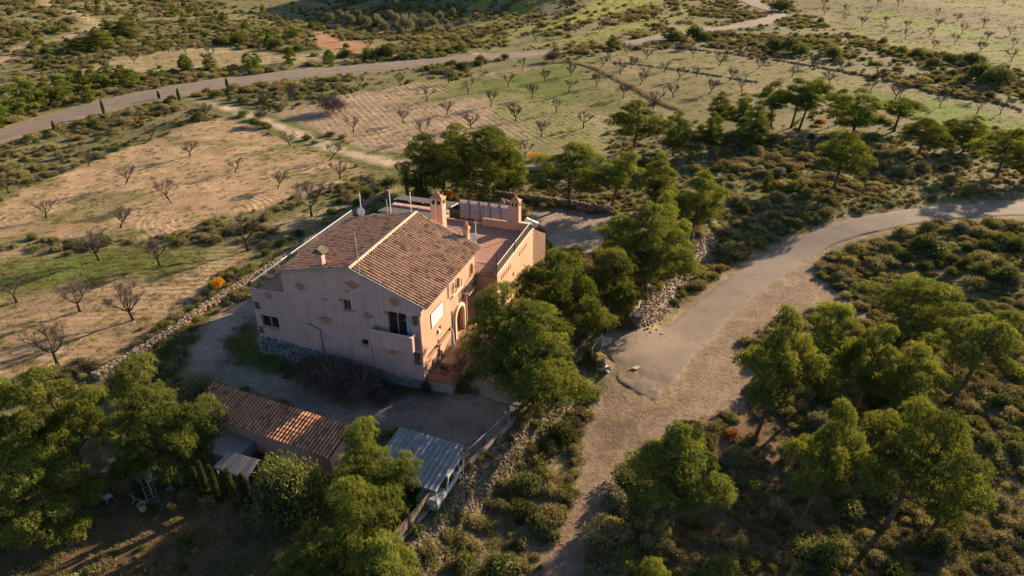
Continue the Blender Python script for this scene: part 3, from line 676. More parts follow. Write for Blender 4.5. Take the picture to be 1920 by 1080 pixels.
# ------------------------------------------------------------------ pines, one by one (trunk foot, tree top, crown width as they stand in the photograph)
GP = 'pines'
pines = [
 # foot x, foot y, top y, crown x, crown width, kind, label
 (55,915,700,45,190,7,'big pine at the left edge below the ploughed field'),
 (165,900,682,140,150,0,'pine with a sunlit top just right of the left-edge pine'),
 (95,1000,822,105,200,6,'low shaded pine spreading over the dark garden at the left edge'),
 (325,905,664,330,185,7,'bright green pine above the open plank shelter, left of the low tiled outbuilding'),
 (706,985,783,703,145,7,'sunlit pine hiding the left end of the metal carport'),
 (690,1125,893,685,185,7,'broad sunlit pine at the bottom edge, left of the board fence'),
 (735,1180,1000,735,170,0,'pine cut off by the bottom edge beside the board fence'),
 (1008,752,560,985,205,6,'largest dark pine in front of the house, beside the black gate'),
 (962,715,528,932,170,7,'pine with crown touching the terrace wall, left half of the big front clump'),
 (1058,668,466,1040,160,1,'tall pine between the house wing and the gate, crown over the wing wall'),
 (1135,622,462,1143,125,0,'pine left of the stony bank, right of the tall crown over the wing'),
 (1210,560,378,1208,165,1,'dense pine between the back yard and the stony bank'),
 (1165,510,430,1160,90,6,'small low pine at the front edge of the back yard'),
 (1248,520,355,1232,95,3,'slim pine rising behind the dense yard-side pine'),
 (1295,452,315,1305,105,0,'rounded bright pine right of the yard, above the end of the boundary wall'),
 (1146,392,278,1190,100,2,'leaning pine at the far right corner of the back yard wall'),
 (1235,395,285,1228,85,3,'pine standing in the scrub between the yard wall and the white post'),
 (1068,388,262,1075,130,0,'open pine right behind the low back yard wall'),
 (905,378,234,910,165,1,'largest pine of the dark clump behind the roof, trunk by the pale boulders'),
 (800,366,246,800,100,6,'dark pine at the left end of the clump behind the chimneys'),
 (855,360,228,860,110,3,'upright pine in the middle of the clump behind the big chimney'),
 (955,372,262,950,85,3,'lower right pine of the clump behind the solar panels'),
 (1187,280,183,1187,95,0,'lone rounded pine on the edge of the ploughed almond field'),
 (1262,292,205,1266,66,3,'small pine right of the lone rounded one at the field edge'),
 (1330,285,208,1331,58,3,'small sunlit pine at the left end of the right-hand pine group'),
 (1346,238,170,1347,52,3,'narrow pine at the upper left of the right-hand group'),
 (1386,246,172,1386,60,3,'pine second from the left in the upper row of the right-hand group'),
 (1409,275,195,1409,66,6,'bushy low pine in front of the tall umbrella pines'),
 (1446,238,150,1440,66,2,'left one of the three umbrella pines above the scrub'),
 (1483,240,144,1480,78,2,'middle one of the three umbrella pines, slender bare trunk'),
 (1497,246,142,1520,80,5,'right one of the three umbrella pines, crown spreading right'),
 (1600,252,163,1595,95,3,'dense pine between the umbrella pines and the leaning pine'),
 (1567,235,165,1565,50,2,'thin pine just left of the dense one'),
 (1676,246,182,1685,90,5,'leaning pine with dark flat crown below the bright green field'),
 (1722,290,215,1722,86,4,'loose pine right of the leaning flat-crowned pine'),
 (1562,358,236,1568,105,4,'lone pine standing in open scrub above the curving road'),
 (1806,284,215,1815,80,3,'thin pine near the right edge below the bright green field'),
 (1868,335,232,1872,92,4,'loose pine at the right edge above the road'),
 (1915,345,260,1925,70,3,'pine cut off by the right edge above the road'),
 (1436,368,322,1436,30,3,'very small pine in the scrub left of the lone roadside pine'),
 (1776,262,222,1776,50,6,'low bushy pine between the two thin ones near the right edge'),
 (1412,832,572,1428,150,2,'tall umbrella pine with bare trunk on the gravel shoulder'),
 (1514,762,562,1535,140,0,'umbrella pine behind and right of the bare-trunked one'),
 (1600,785,606,1612,118,2,'pine in the middle of the lower right grove'),
 (1672,790,640,1692,128,4,'low broad pine in the right middle of the lower grove'),
 (1706,640,522,1698,172,0,'wide dark pine below the curve of the road, inside its bend'),
 (1806,726,574,1832,145,4,'pine on a slender trunk near the right edge, downhill of the bend'),
 (1488,1000,750,1520,145,2,'pine with several bright puffs at the centre of the lower right grove'),
 (1655,995,745,1700,205,4,'large leaning pine with a long low branch at the lower right'),
 (1770,965,880,1768,120,5,'low spreading pine bough mass right of the large leaning pine'),
 (1258,990,795,1266,172,1,'round pine right of the dirt track in the long shadow'),
 (1205,1180,1045,1208,100,0,'pine top just showing at the bottom edge beside the dirt track'),
 (1330,1185,1042,1335,125,0,'pine top showing at the bottom edge in the middle right'),
 (575,1150,1020,590,120,6,'shaded pine at the bottom edge, left of the sunlit broad one'),
 (205,60,32,200,30,3,'pale green young pine on the far left hillside below the bare track'),
 (195,95,55,190,46,6,'bright green young pine left of the far fallow field'),
 (240,70,30,243,46,6,'tall young pine in the thick of the far left hillside'),
 (152,98,70,150,40,6,'young pine at the left side of the hillside thicket'),
 (1255,75,50,1258,36,6,'young pine left of the far road bend'),
 (1150,92,68,1150,36,6,'young bright pine beside the end of the far left road'),
]
def put_pine(i, fx, fy, ty, cx, cw, kind, label):
    G = unpix(fx, fy); h = max(1.5, height_at(G, ty)); w = cw*depth(G, h*.7)/1280
    dx = (cx-fx)*depth(G, h*.7)/1280
    t = empty('pine_tree', G, random.Random(i).uniform(0, 6.28)); sz = h/8.25
    cr, tr = PINES[kind]; R = 3.05
    a = linkm('crown', cr, t); b = linkm('trunk', tr, t)
    t.scale = (w/(2*R), w/(2*R), sz)
    if abs(dx) > .3:
        lean = max(-.28, min(.28, dx/h)); ax = Matrix.Rotation(lean, 4, 'Y'); t.rotation_euler = (ax @ Matrix.Rotation(t.rotation_euler.z, 4, 'Z')).to_euler()
    tag(t, label, 'pine tree', 'Aleppo pines around the house and along the roads' if fy > 180 else 'young pines on the far slopes')
for i, p in enumerate(pines): put_pine(i, *p)

# ------------------------------------------------------------------ bare almond trees
def almond_meshes(seed, lean=0.0, H=3.0):
    rs = random.Random(seed); mb = MB(); tips = []; tw = []
    th = rs.uniform(.7, 1.15); p = Vector((0, 0, -.15)); top = Vector((lean*th, rs.uniform(-.1, .1), th))
    mb.tube([p, Vector((lean*.4*th, .03, th*.5)), top], [.15, .105, .10], 7)
    nb = rs.choice([3, 3, 4, 5]); a0 = rs.uniform(0, 6.28)
    def grow(p, d, L, r, dep):
        d = d.normalized(); q = p+d*L*.5+Vector((rs.uniform(-1,1), rs.uniform(-1,1), rs.uniform(-.3,.5)))*L*.10; e = q+(d+Vector((0, 0, .28))).normalized()*L*.5
        if dep < 3: mb.tube([p, q, e], [r, r*.8, r*.55], 5 if dep < 2 else 4, False)
        else: mb.tube([p, e], [r, r*.4], 3, False)
        if dep >= 1:
            for _ in range(5 if dep < 3 else 6):
                t = rs.uniform(.2, 1); b = p.lerp(e, t); dd = (d+Vector((rs.gauss(0,.7), rs.gauss(0,.7), rs.uniform(-.1,.8)))).normalized(); tw.append((b, dd, rs.uniform(.25, .6)))
        if dep < 3:
            for _ in range(3 if dep < 2 else 2):
                dd = d+Vector((rs.gauss(0,.55), rs.gauss(0,.55), rs.uniform(-.05,.5))); grow(e if rs.random() < .7 else q, dd, L*rs.uniform(.58, .8), r*.52, dep+1)
    for k in range(nb):
        a = a0+k*6.283/nb+rs.uniform(-.3, .3); grow(top, Vector((math.cos(a)+lean*.6, math.sin(a), rs.uniform(.6, 1.1))), rs.uniform(.8, 1.05), .07, 0)
    P = np.array([t[0][:] for t in tw]); Dd = np.array([t[1][:] for t in tw]); rr = np.random.RandomState(seed)
    P = np.repeat(P, 3, axis=0); Dd = np.repeat(Dd, 3, axis=0)
    V = leaf_tris(P, Dd, .5, .012, .35, rr)
    return mb.mesh('almond_limbs', M_abark, True), finish_leaves('almond_twigs', V, rr.rand(len(P)), M_twig)
ALM = [almond_meshes(300), almond_meshes(301, .5), almond_meshes(302), almond_meshes(303, -.45), almond_meshes(304, .15), almond_meshes(305, -.2), almond_meshes(306), almond_meshes(307, .7)]
ALK = ['with an even vase shape', 'with a leaning trunk', 'with an upright crown', 'leaning to one side', 'with a slightly tilted trunk', 'with a forked low trunk', 'with an open crown', 'with a strongly leaning trunk']
alm_sets = {
 'in the fallow field beyond the left road': [(204,118),(259,108),(252,119),(317,100),(349,104),(395,110),(387,118),(148,151),(34,177)],
 'in the scrub below the left road': [(495,200),(542,187),(606,176),(669,168)],
 'in the pale stony left field': [(383,224),(281,264),(357,293),(441,323),(165,312),(235,347),(17,363),(545,274),(521,353),(620,300),(637,335),(87,409),(226,427),(321,380),(755,333)],
 'in the field beside the yard wall': [(186,488),(299,497),(31,567),(150,584),(250,600),(110,687),(465,470),(585,406)],
 'in the ploughed middle field': [(751,161),(841,156),(801,190),(878,176),(839,214),(756,231),(663,248),(793,260),(883,241),(921,199),(953,163),(980,131),(1021,152),(998,185),(1067,173),(1043,211),(967,227),(1015,256),(1094,240),(1118,162),(1070,142),(1169,184),(1225,204),(985,297),(1233,250)],
 'on the right-hand terraced field': [(1145,112),(1177,103),(1212,112),(1245,134),(1182,129),(1127,127),(1163,140),(1212,145),(1200,159),(1269,153),(1262,183),(1092,108),(1301,107),(1396,109),(1349,124),(1307,143),(1368,152),(1417,133),(1457,118),(1484,144),(1518,128),(1584,141),(1555,157),(1392,171),(1329,177)],
 'at the bright green field end': [(1633,173),(1653,153),(1678,190),(1687,183),(1762,201),(1787,178),(1832,188),(1875,214),(1832,213)],
 'on the far striped terraces': [(857,55),(836,65),(887,30),(902,73),(1006,79),(1067,71),(1123,60),(1065,50),(1020,37),(1227,38),(1272,31),(1070,17),(1180,45),(1316,23),(1353,17),(659,77),(690,92)],
 'in the top right field': [(1545,29),(1583,39),(1584,20),(1616,50),(1623,32),(1656,62),(1659,45),(1698,56),(1697,74),(1743,69),(1750,91),(1758,52),(1790,83),(1803,63),(1837,98),(1850,77),(1896,115),(1898,91),(1795,40),(1843,52),(1893,67),(1757,30),(1545,12),(1645,10),(1683,13),(1882,10)],
}
ORD = ['first','second','third','fourth','fifth','sixth','seventh','eighth','ninth','tenth','eleventh','twelfth','thirteenth']
def band_labels(pts):
    """row band from the back and place from the left inside it"""
    n = len(pts); nb = 1 if n <= 6 else (2 if n <= 12 else 3); o = sorted(range(n), key=lambda i: pts[i][1]); names = {1: [''], 2: ['back half', 'front half'], 3: ['back rows', 'middle rows', 'front rows']}[nb]; SH = 1; out = {}
    for b in range(nb):
        m = sorted(o[b*n//nb:(b+1)*n//nb], key=lambda i: pts[i][0])
        for k, i in enumerate(m): out[i] = (names[b]+(', ' if names[b] else '')+ORD[k]+' from left')
    return out
k_ = 0
for where, pts in alm_sets.items():
    bl = band_labels(pts)
    for i, (a, b) in enumerate(pts):
        G = unpix(a, b); v = (k_*5+i) % 8; k_ += 1; rr = random.Random(k_)
        big = 1.0+.35*(where.startswith('in the field beside'))
        t = empty('almond_tree', G, rr.choice([0, 0, .4, 2.8, 3.3]) if v in (1, 3, 7) else rr.uniform(0, 6.28)); s = rr.uniform(.72, .98)*big*(1.12 if G[1] > 105 else 1); t.scale = (s, s, s*rr.uniform(.9, 1.1))
        linkm('trunk', ALM[v][0], t); linkm('twigs', ALM[v][1], t)
        tag(t, ('bare almond tree '+where+', '+bl[i]), 'almond tree', 'bare almond trees '+where)

# ------------------------------------------------------------------ single bushes, olives, cypresses
bush_sets = [
 ('olive_tree', 'olive tree', 'pale', 'silvery olive tree in the hollow', 'olive trees in the hollow',
  [(655,52,26),(672,44,24),(690,60,30),(708,52,28),(722,68,28),(735,44,26),(745,58,34),(762,68,34),(776,56,28),(790,62,30),(800,48,26),(812,58,28),(826,46,24),(838,56,22),(850,34,20),(640,40,24),(620,46,22),(812,32,22),(825,28,20),(748,26,24)]),
 ('bush', 'bush', 'dark', 'dark bush near the far left road', 'dark bushes by the far left road',
  [(648,90,16),(650,108,30),(690,112,40),(725,110,42),(755,110,30),(812,104,20),(843,98,18),(865,96,30),(872,128,28),(948,112,22),(900,115,24),(300,128,12),(412,84,36),(445,84,40),(520,92,36),(560,96,30)]),
 ('bush', 'bush', 'young', 'bright green bush above the left road', 'bright green bushes above the left road',
  [(120,180,44),(95,195,50),(60,205,46),(25,215,46),(150,172,40),(180,168,40),(205,160,36),(250,160,34),(232,155,30),(5,235,40),(350,132,24),(395,130,24),(465,125,26),(545,118,26),(618,118,22),(170,190,26)]),
 ('bush', 'bush', 'green', 'olive-green bush below the left road', 'bushes below the left road',
  [(60,262,34),(100,280,30),(140,262,30),(188,240,30),(240,235,34),(215,250,26),(250,215,30),(330,208,30),(70,318,34),(10,320,30),(440,165,26),(455,190,30),(560,165,24),(520,160,24)]),
 ('bush', 'bush', 'dark', 'dark bush near the dirt track junction', 'dark bushes by the track junction',
  [(455,218,28),(478,238,34),(500,240,24),(440,170,16),(432,186,14),(575,262,22),(590,270,18)]),
 ('bush', 'bush', 'twiggy', 'grey leafless thorny thicket', 'grey leafless thickets',
  [(625,212,60),(1035,116,32),(490,222,30),(1275,96,24),(640,700,0)]),
 ('bush', 'bush', 'dark', 'dark bush between the right-hand fields', 'dark bushes between the right-hand fields',
  [(1450,92,46),(1480,98,50),(1500,104,40),(1560,112,44),(1655,84,26),(1750,125,36),(1780,118,40),(1820,122,50),(1830,148,56),(1865,160,60),(1885,150,40),(1690,100,26),(1720,108,36),(1463,22,44),(1300,72,40),(1320,76,34),(1340,74,30),(1270,78,36)]),
 ('bush', 'bush', 'green', 'green bush above the curving road', 'green bushes above the curving road',
  [(1340,268,34),(1375,262,40),(1420,290,40),(1405,306,30),(1450,300,36),(1480,318,40),(1510,300,34),(1540,312,30),(1430,330,34),(1500,350,36),(1610,300,30),(1650,320,44),(1690,330,40),(1730,320,44),(1640,350,34),(1780,345,40),(1820,360,40),(1600,352,26),(1350,340,24),(1385,372,26)]),
 ('bush', 'bush', 'dark', 'dark rounded bush inside the road bend', 'dark rounded bushes inside the bend',
  [(1672,470,36),(1695,485,34),(1730,470,60),(1760,478,60),(1785,490,34),(1672,500,26),(1690,478,30),(1735,505,34),(1758,500,26),(1780,515,30),(1810,500,36),(1815,468,32),(1885,530,60),(1870,505,40),(1905,470,46),(1850,455,40),(1628,545,28),(1640,530,24),(1780,560,40)]),
 ('bush', 'bush', 'green', 'yellow-green bush inside the road bend', 'yellow-green bushes inside the bend',
  [(1600,470,36),(1590,500,44),(1640,500,50),(1560,480,30),(1690,440,46),(1740,440,40),(1650,455,30),(1830,540,50),(1815,590,60),(1850,600,40),(1880,590,50),(1900,620,40),(1800,430,40),(1860,425,44),(1705,530,44),(1900,430,40),(1760,420,30)]),
 ('bush', 'bush', 'dark', 'dark bush in the lower right scrub', 'dark bushes in the lower right scrub',
  [(1843,840,56),(1780,728,26),(1770,680,26),(1900,850,50),(1905,700,50),(1905,760,40),(1790,800,50),(1500,680,30),(1470,760,40),(1560,760,44)]),
 ('bush', 'bush', 'brown', 'dry brown bush below the leaning pine', 'dry brown bushes at the lower right',
  [(1740,1010,34),(1790,1020,34),(1830,1000,36),(1690,1050,40),(1640,1060,36),(1850,950,30),(1760,1050,34),(1580,1060,36),(1700,1000,30)]),
 ('bush', 'bush', 'dark', 'dark juniper between stony bank and track', 'bushes between the stony bank and the dirt track',
  [(1055,820,66),(1028,842,56),(985,965,66),(1010,990,56),(905,985,36),(930,1070,84),(870,1065,56),(1003,800,30)]),
 ('bush', 'bush', 'green', 'sunlit bush at the stony bank foot', 'sunlit bushes at the foot of the stony bank',
  [(948,915,44),(925,950,34),(890,985,46),(968,905,26),(940,925,30)]),
 ('bush', 'bush', 'twiggy', 'leafless brambles against the shaded front wall', 'leafless brambles below the front wall',
  [(600,715,90),(640,735,110),(680,745,100),(590,690,60),(720,750,60),(655,700,80)]),
 ('bush', 'bush', 'brown', 'dry grass clump beside the loose stone wall', 'dry clumps by the loose stone wall',
  [(175,690,50),(150,680,30),(265,640,24),(265,618,16),(200,690,30)]),
 ('bush', 'bush', 'green', 'green bush between the two left fields', 'bushes between the left fields',
  [(405,440,30),(430,438,34),(470,430,38),(500,410,30),(395,445,22),(60,448,30),(85,452,26),(100,450,24),(520,395,26),(545,388,22),(450,455,24)]),
 ('bush', 'bush', 'dark', 'dark shrub beside the left yard wall', 'shrubs on the verge by the left wall',
  [(640,380,24),(620,400,26),(560,440,26),(530,460,28),(500,478,26),(455,520,24),(430,545,26),(395,565,26),(690,372,36),(730,350,40),(710,362,30)]),
 ('bush', 'bush', 'rust', 'rust-coloured bush', 'rust-coloured bushes',
  [(308,203,22),(150,262,18),(262,232,18),(395,456,16),(1535,235,28),(1370,820,40),(830,420,0)]),
]
for name, cat, kind, label, group, pts in bush_sets:
    pts = [p for p in pts if p[2] > 0]; bl = band_labels(pts)
    for i, (a, b, w) in enumerate(pts):
        G = unpix(a, b); ms = SHRUBS[kind]; s = w*depth(G)/1280/1.9; rr = random.Random(a*7+b)
        if kind == 'young': s /= 3.1
        tall = rr.uniform(.85, 1.25)*(1.35 if name == 'olive_tree' else 1)
        G = (G[0], G[1], G[2]-.05)
        if name == 'olive_tree':
            t = empty(name, G, rr.uniform(0, 6.28)); o = linkm('crown', ms[rr.randrange(len(ms))], t, (0, 0, .55*s)); o.scale = (s*.95, s*.95, s*tall)
            mb = MB(); mb.tube([(0,0,-.2),(.06,.04,.5*s),(.02,.1,1.2*s)], [.2, .15, .07], 6); mb.build('trunk', M_abark, t)
        else:
            t = linkm(name, ms[rr.randrange(len(ms))]); t.location = G; t.rotation_euler = (0, 0, rr.uniform(0, 6.28))
            t.scale = (s, s, s*tall*(.8 if kind == 'young' else 1))
        tag(t, label+', '+bl[i], cat, group)
# bush on a stem of its own kind: the broad dark tree by the outbuilding
G = unpix(550, 968); t = empty('carob_tree', G)
big = shrub_mesh('carob_leaves', 400, M_dark, 1, 1.1, 9000, .10, .035, 26); o = linkm('crown', big, t, (0, 0, .35)); o.scale = (2.9, 2.9, 4.1)
mb = MB(); mb.tube([(0,0,-.2),(.1,.05,1),(.05,.1,2.4)], [.25, .2, .1], 7); mb.build('trunk', M_abark, t)
tag(t, 'broad dark rounded tree in front of the low tiled outbuilding', 'tree')
G = unpix(800, 940); o = linkm('bush', SHRUBS['dark'][1]); o.location = G; o.scale = (1.7, 2.4, 1.2); tag(o, 'dark bush between the metal carport and the board fence', 'bush')
G = unpix(412, 545); o = linkm('bush', SHRUBS['yellow'][0]); o.location = (G[0], G[1], G[2]+.35); o.scale = (.95, .95, 1.0); tag(o, 'small bright yellow-leaved bush on the left yard wall', 'bush')
G = unpix(985, 300); o = linkm('bush', SHRUBS['yellow'][0]); o.location = (G[0]+1.5, G[1], G[2]); o.scale = (1.6, 1.2, 1.0); tag(o, 'yellow-leaved bush beside the pale pipe behind the pines', 'bush')
G = unpix(1085, 800); o = linkm('bush', SHRUBS['brown'][1]); o.location = G; o.scale = (.7, .7, .5); tag(o, 'small dry bush on the gravel beside the dark juniper', 'bush')
def cypress(fx, fy, ty, wpx, label, group=None):
    G = unpix(fx, fy); h = height_at(G, ty); w = wpx*depth(G)/1280
    rs = np.random.RandomState(fx); n = 1500; tt = rs.rand(n)**.8; a = rs.uniform(0, 6.28, n); r0 = np.sin(np.clip(tt*.93+.07, 0, 1)*math.pi)**.6*(1-tt*.5)*w*.5
    P = np.stack([np.cos(a)*r0, np.sin(a)*r0, tt*h*.97+.1], 1)*1.0; Dd = np.stack([np.cos(a)*.4, np.sin(a)*.4, np.ones(n)], 1)
    me = finish_leaves('cypress_leaves', leaf_tris(P, Dd, .22, .07, .15, rs), rs.rand(n)*.5, M_dark)
    t = empty('cypress_tree', G); linkm('crown', me, t); mb = MB(); mb.tube([(0,0,-.2),(0,0,h*.7)], [.07, .03], 5); mb.build('trunk', M_bark, t); tag(t, label, 'cypress', group)
cy = 'young cypresses along the left road'
for a in ((196,216,188,5,'thin young cypress nearest the bottom end of the left road'),(104,248,228,5,'thin young cypress leftmost beside the left road'),
          (299,186,172,5,'young cypress on the verge left of the track junction'),(337,190,167,6,'young cypress right at the dirt track junction'),
          (427,166,148,6,'young cypress in front of the scrub strip right of the junction')): cypress(*a, cy)
for a in ((783,385,330,9,'dark slim cypress left of the path behind the roof'),(792,388,326,9,'dark slim cypress right beside the other one behind the roof'),(765,372,318,9,'shorter cypress left of the pair behind the roof'),(832,360,326,7,'slim cypress right of the path behind the roof'),(440,850,0,0,''),(815,356,322,7,'slim cypress farther up the path behind the roof')):
    if a[3]: cypress(*a, 'cypresses behind the house roof')
for a in ((392,935,868,11,'pointed yellow-tipped seedling cypress before the right plank shelter, leftmost'),(412,945,875,12,'pointed small cypress left of the right plank shelter corner'),(378,935,880,9,'small cypress behind the yellow-tipped one'),(446,960,880,14,'small dark cypress in front of the right plank shelter'),(470,965,890,14,'small dark cypress at the right corner of the right plank shelter')): cypress(*a, 'small cypresses before the plank shelters')

# ================================================================== the farmhouse
YAW = .326; HO = (-7.016, 44.438, 0.0)
M_plast = mat_noise('salmon_plaster', (.42,.262,.178), (.51,.33,.232), .9, .92, .15, .25, 22, detail=9)
M_plast2 = mat_noise('pink_shade_plaster', (.46,.28,.25), (.57,.36,.318), .7, .92, .15, .2, 18, detail=9)  # gable tone: the pinkish shade is put into the plaster colour
M_terra = mat_noise('terracotta_paving', (.27,.14,.098), (.36,.195,.14), 1.6, .85, .25, .1, 10, detail=8)
stains(M_plast2); stains(M_plast, .86); stains(M_terra, .8)
M_tile = mat_noise('roof_tile_clay', (.35,.22,.15), (.50,.35,.25), 5, .9, .15, .2, 20, tint=True, detail=4)
M_tiled = mat_noise('roof_channel_clay', (.055,.03,.022), (.11,.06,.04), 6, .95, .1)
M_cream = mat_noise('ridge_mortar', (.55,.43,.29), (.66,.53,.37), 3, .9, .15, .2, 15)
M_iron = mat_noise('dark_iron', (.03,.026,.024), (.07,.055,.045), 8, .6, .4)
M_white = mat_noise('white_metal', (.62,.60,.57), (.74,.72,.69), 4, .5, .4)
M_grey = mat_noise('grey_steel', (.26,.25,.24), (.36,.35,.33), 5, .45, .5)
M_wood = mat_noise('varnished_wood', (.30,.15,.06), (.44,.235,.10), 6, .6, .35, stretch=(1, 1, .2))
M_greyw = mat_noise('weathered_planks', (.16,.14,.135), (.28,.25,.24), 5, .9, .15, .3, 20, rand=.22)
M_glass, _, _, _b = mat_new('window_glass', (.02,.022,.026), .12, .6)
M_inner = mat_noise('dark_interior', (.03,.025,.02), (.05,.04,.035), 3, .95, .05)
M_brick = mat_noise('exposed_brick', (.36,.175,.09), (.50,.27,.15), 9, .95, .1, .3, 25, tint=True)
M_rubble = mat_noise('base_rubble', (.13,.125,.12), (.27,.255,.24), 4, .95, .1, .4, 16, tint=True)
M_panel = mat_noise('ceramic_panel', (.66,.66,.63), (.78,.77,.73), 6, .35, .5)
M_poly = mat_noise('tan_polycarbonate', (.36,.235,.18), (.43,.285,.22), 1.5, .85, .15)
M_conc = mat_noise('concrete', (.27,.22,.17), (.38,.32,.25), 2, .92, .15, .2, 14)
M_tank = mat_noise('galvanised', (.5,.5,.5), (.62,.62,.62), 5, .35, .6)
M_black = mat_noise('black_rubber', (.015,.015,.015), (.03,.03,.03), 6, .8, .2)

house = empty('farmhouse', HO, -YAW)
tag(house, 'salmon plastered two-storey farmhouse with clay tile roofs and a flat roof terrace', 'house')
def L2W(u, v, z=0):
    c, s = math.cos(YAW), math.sin(YAW); return (HO[0]+u*c+v*s, HO[1]-u*s+v*c, z)

def wall(mb, org, ax, inw, s0, s1, z0, top, holes=(), dep=.24):
    """outer face with openings and their reveals; top: z or list of (s, z)"""
    org = Vector(org); ax = Vector(ax); inw = Vector(inw)
    prof = top if isinstance(top, (list, tuple)) else [(s0, top), (s1, top)]
    T = lambda s: float(np.interp(s, [p[0] for p in prof], [p[1] for p in prof]))
    S = sorted({s0, s1, *[p[0] for p in prof if s0 < p[0] < s1], *[h[0] for h in holes], *[h[1] for h in holes]})
    Zs = sorted({z0, *[h[2] for h in holes], *[h[3] for h in holes]})
    P = lambda s, z, d=0: org+ax*s+Vector((0, 0, z))+inw*d
    flip = ax.cross(Vector((0, 0, 1))).dot(inw) > 0
    q = lambda a, b, c, d: mb.add([a, b, c, d], [(0, 1, 2, 3) if flip else (3, 2, 1, 0)])
    for a, b in zip(S[:-1], S[1:]):
        zt = min(T(a), T(b)); zz = [z for z in Zs if z < zt-.01]
        for i, z in enumerate(zz):
            last = i == len(zz)-1; m = (a+b)/2
            z2 = None if last else zz[i+1]
            if any(h[0] <= m <= h[1] and h[2] <= z+.001 < h[3] for h in holes): continue
            if last: q(P(a, z), P(b, z), P(b, T(b)), P(a, T(a)))
            else: q(P(a, z), P(b, z), P(b, z2), P(a, z2))
    for h in holes:
        a, b, c, d = h
        mb.add([P(a,c),P(b,c),P(b,d),P(a,d),P(a,c,dep),P(b,c,dep),P(b,d,dep),P(a,d,dep)], [(0,1,5,4),(1,2,6,5),(2,3,7,6),(3,0,4,7)])

def window_part(name, org, ax, inw, h, mat=None, leaves=2, sill=True, glass=None, dep=.14, par=None):
    """frame (part) with a pane and a sill as sub-parts, set back in the opening h"""
    a, b, c, d = h; org = Vector(org); ax = Vector(ax); inw = Vector(inw); P = lambda s, z, e=0: org+ax*s+Vector((0, 0, z))+inw*e
    mb = MB(); w = .06
    def fb(s0, s1, z0, z1, e0, e1): mb.hexa([P(s0,z0,e0),P(s1,z0,e0),P(s1,z0,e1),P(s0,z0,e1)], [P(s0,z1,e0),P(s1,z1,e0),P(s1,z1,e1),P(s0,z1,e1)])
    fb(a, a+w, c, d, dep, dep+.06); fb(b-w, b, c, d, dep, dep+.06); fb(a+w, b-w, d-w, d, dep, dep+.06); fb(a+w, b-w, c, c+w, dep, dep+.06)
    for k in range(1, leaves):
        s = a+(b-a)*k/leaves; fb(s-.05, s+.05, c+w, d-w, dep-.01, dep+.05)
    f = mb.build(name, mat or M_wood, par or house)
    g = MB(); g.add([P(a,c,dep+.04),P(b,c,dep+.04),P(b,d,dep+.04),P(a,d,dep+.04)], [(0,1,2,3)]); g.build('pane', glass or M_glass, f)
    g = MB(); g.add([P(a,c,dep+.12),P(b,c,dep+.12),P(b,d,dep+.12),P(a,d,dep+.12)], [(0,1,2,3)]); g.build('room_behind', M_inner, f)
    if sill:
        m2 = MB(); m2.hexa([P(a-.08,c-.09,-.07),P(b+.08,c-.09,-.07),P(b+.08,c-.09,.12),P(a-.08,c-.09,.12)], [P(a-.08,c-.002,-.07),P(b+.08,c-.002,-.07),P(b+.08,c-.002,.12),P(a-.08,c-.002,.12)]); m2.build('sill', M_brick, f)
    return f

X = Vector((1, 0, 0)); Y = Vector((0, 1, 0))
W_L = (-14.95, -13.25, 3.0, 4.15); W_2 = (-6.68, -6.0, 6.2, 7.2); W_S = (-5.45, -4.8, 3.12, 3.72); D_B = (-2.8, -1.2, 4.3, 6.85)
mb = MB()
wall(mb, (0,0,0), X, Y, -15.5, -12.15, -.3, [(-15.5,6.85),(-14.4,6.62),(-13.9,6.55),(-13.6,6.72),(-12.15,6.82)], [W_L])
wall(mb, (0,0,0), X, Y, -12.15, 0, -.3, [(-12.15,8.62),(-5.61,10.03),(0,7.86)], [W_2, W_S, D_B])
ARCH = (6.35, 8.15, .95, 3.75); LONG = (.7, 5.5, 2.35, 2.75); TW = (6.1, 7.75, 5.45, 6.55); PA = (10.2, 10.75, 5.3, 6.35); SL = (10.35, 10.7, 3.1, 4.0)
_m2 = MB(); wall(_m2, (0,0,0), Y, -X, 0, 11.34, -.3, 7.86, [ARCH, LONG, TW, PA, SL], .34); _m2.build('sunny_side_wall', M_plast, house)
wall(mb, (-12.15,0,0), Y, X, 0, 11.34, 6.1, 8.62); wall(mb, (0,11.34,0), X, -Y, -12.15, 0, 4.0, [(-12.15,8.62),(-5.61,10.03),(0,7.86)])
wall(mb, (-15.5,0,0), Y, X, 0, 16.4, -.3, 6.1); wall(mb, (0,16.4,0), X, -Y, -15.5, -8, -.3, 6.1); wall(mb, (-12.15,11.34,0), Y, X, 0, 5.06, 4.88, 6.1)
mb.box(-15.5,-12.15,.002,.25,6.0,6.5)                                     # back of the parapet
for v, h in ((4.25,7.05),(8.0,7.0),(11.6,7.15)): mb.hexa([(-15.3,v-.1,6.1),(-12.16,v-.1,6.1),(-12.16,v+.1,6.1),(-15.3,v+.1,6.1)], [(-15.3,v-.1,6.35),(-12.16,v-.1,h),(-12.16,v+.1,h),(-15.3,v+.1,6.35)])
mb.box(-.02,.12,-.03,.18,6.9,7.62); mb.box(-.02,.10,.18,.5,7.2,7.7)
mb.build('wall', M_plast2, house)
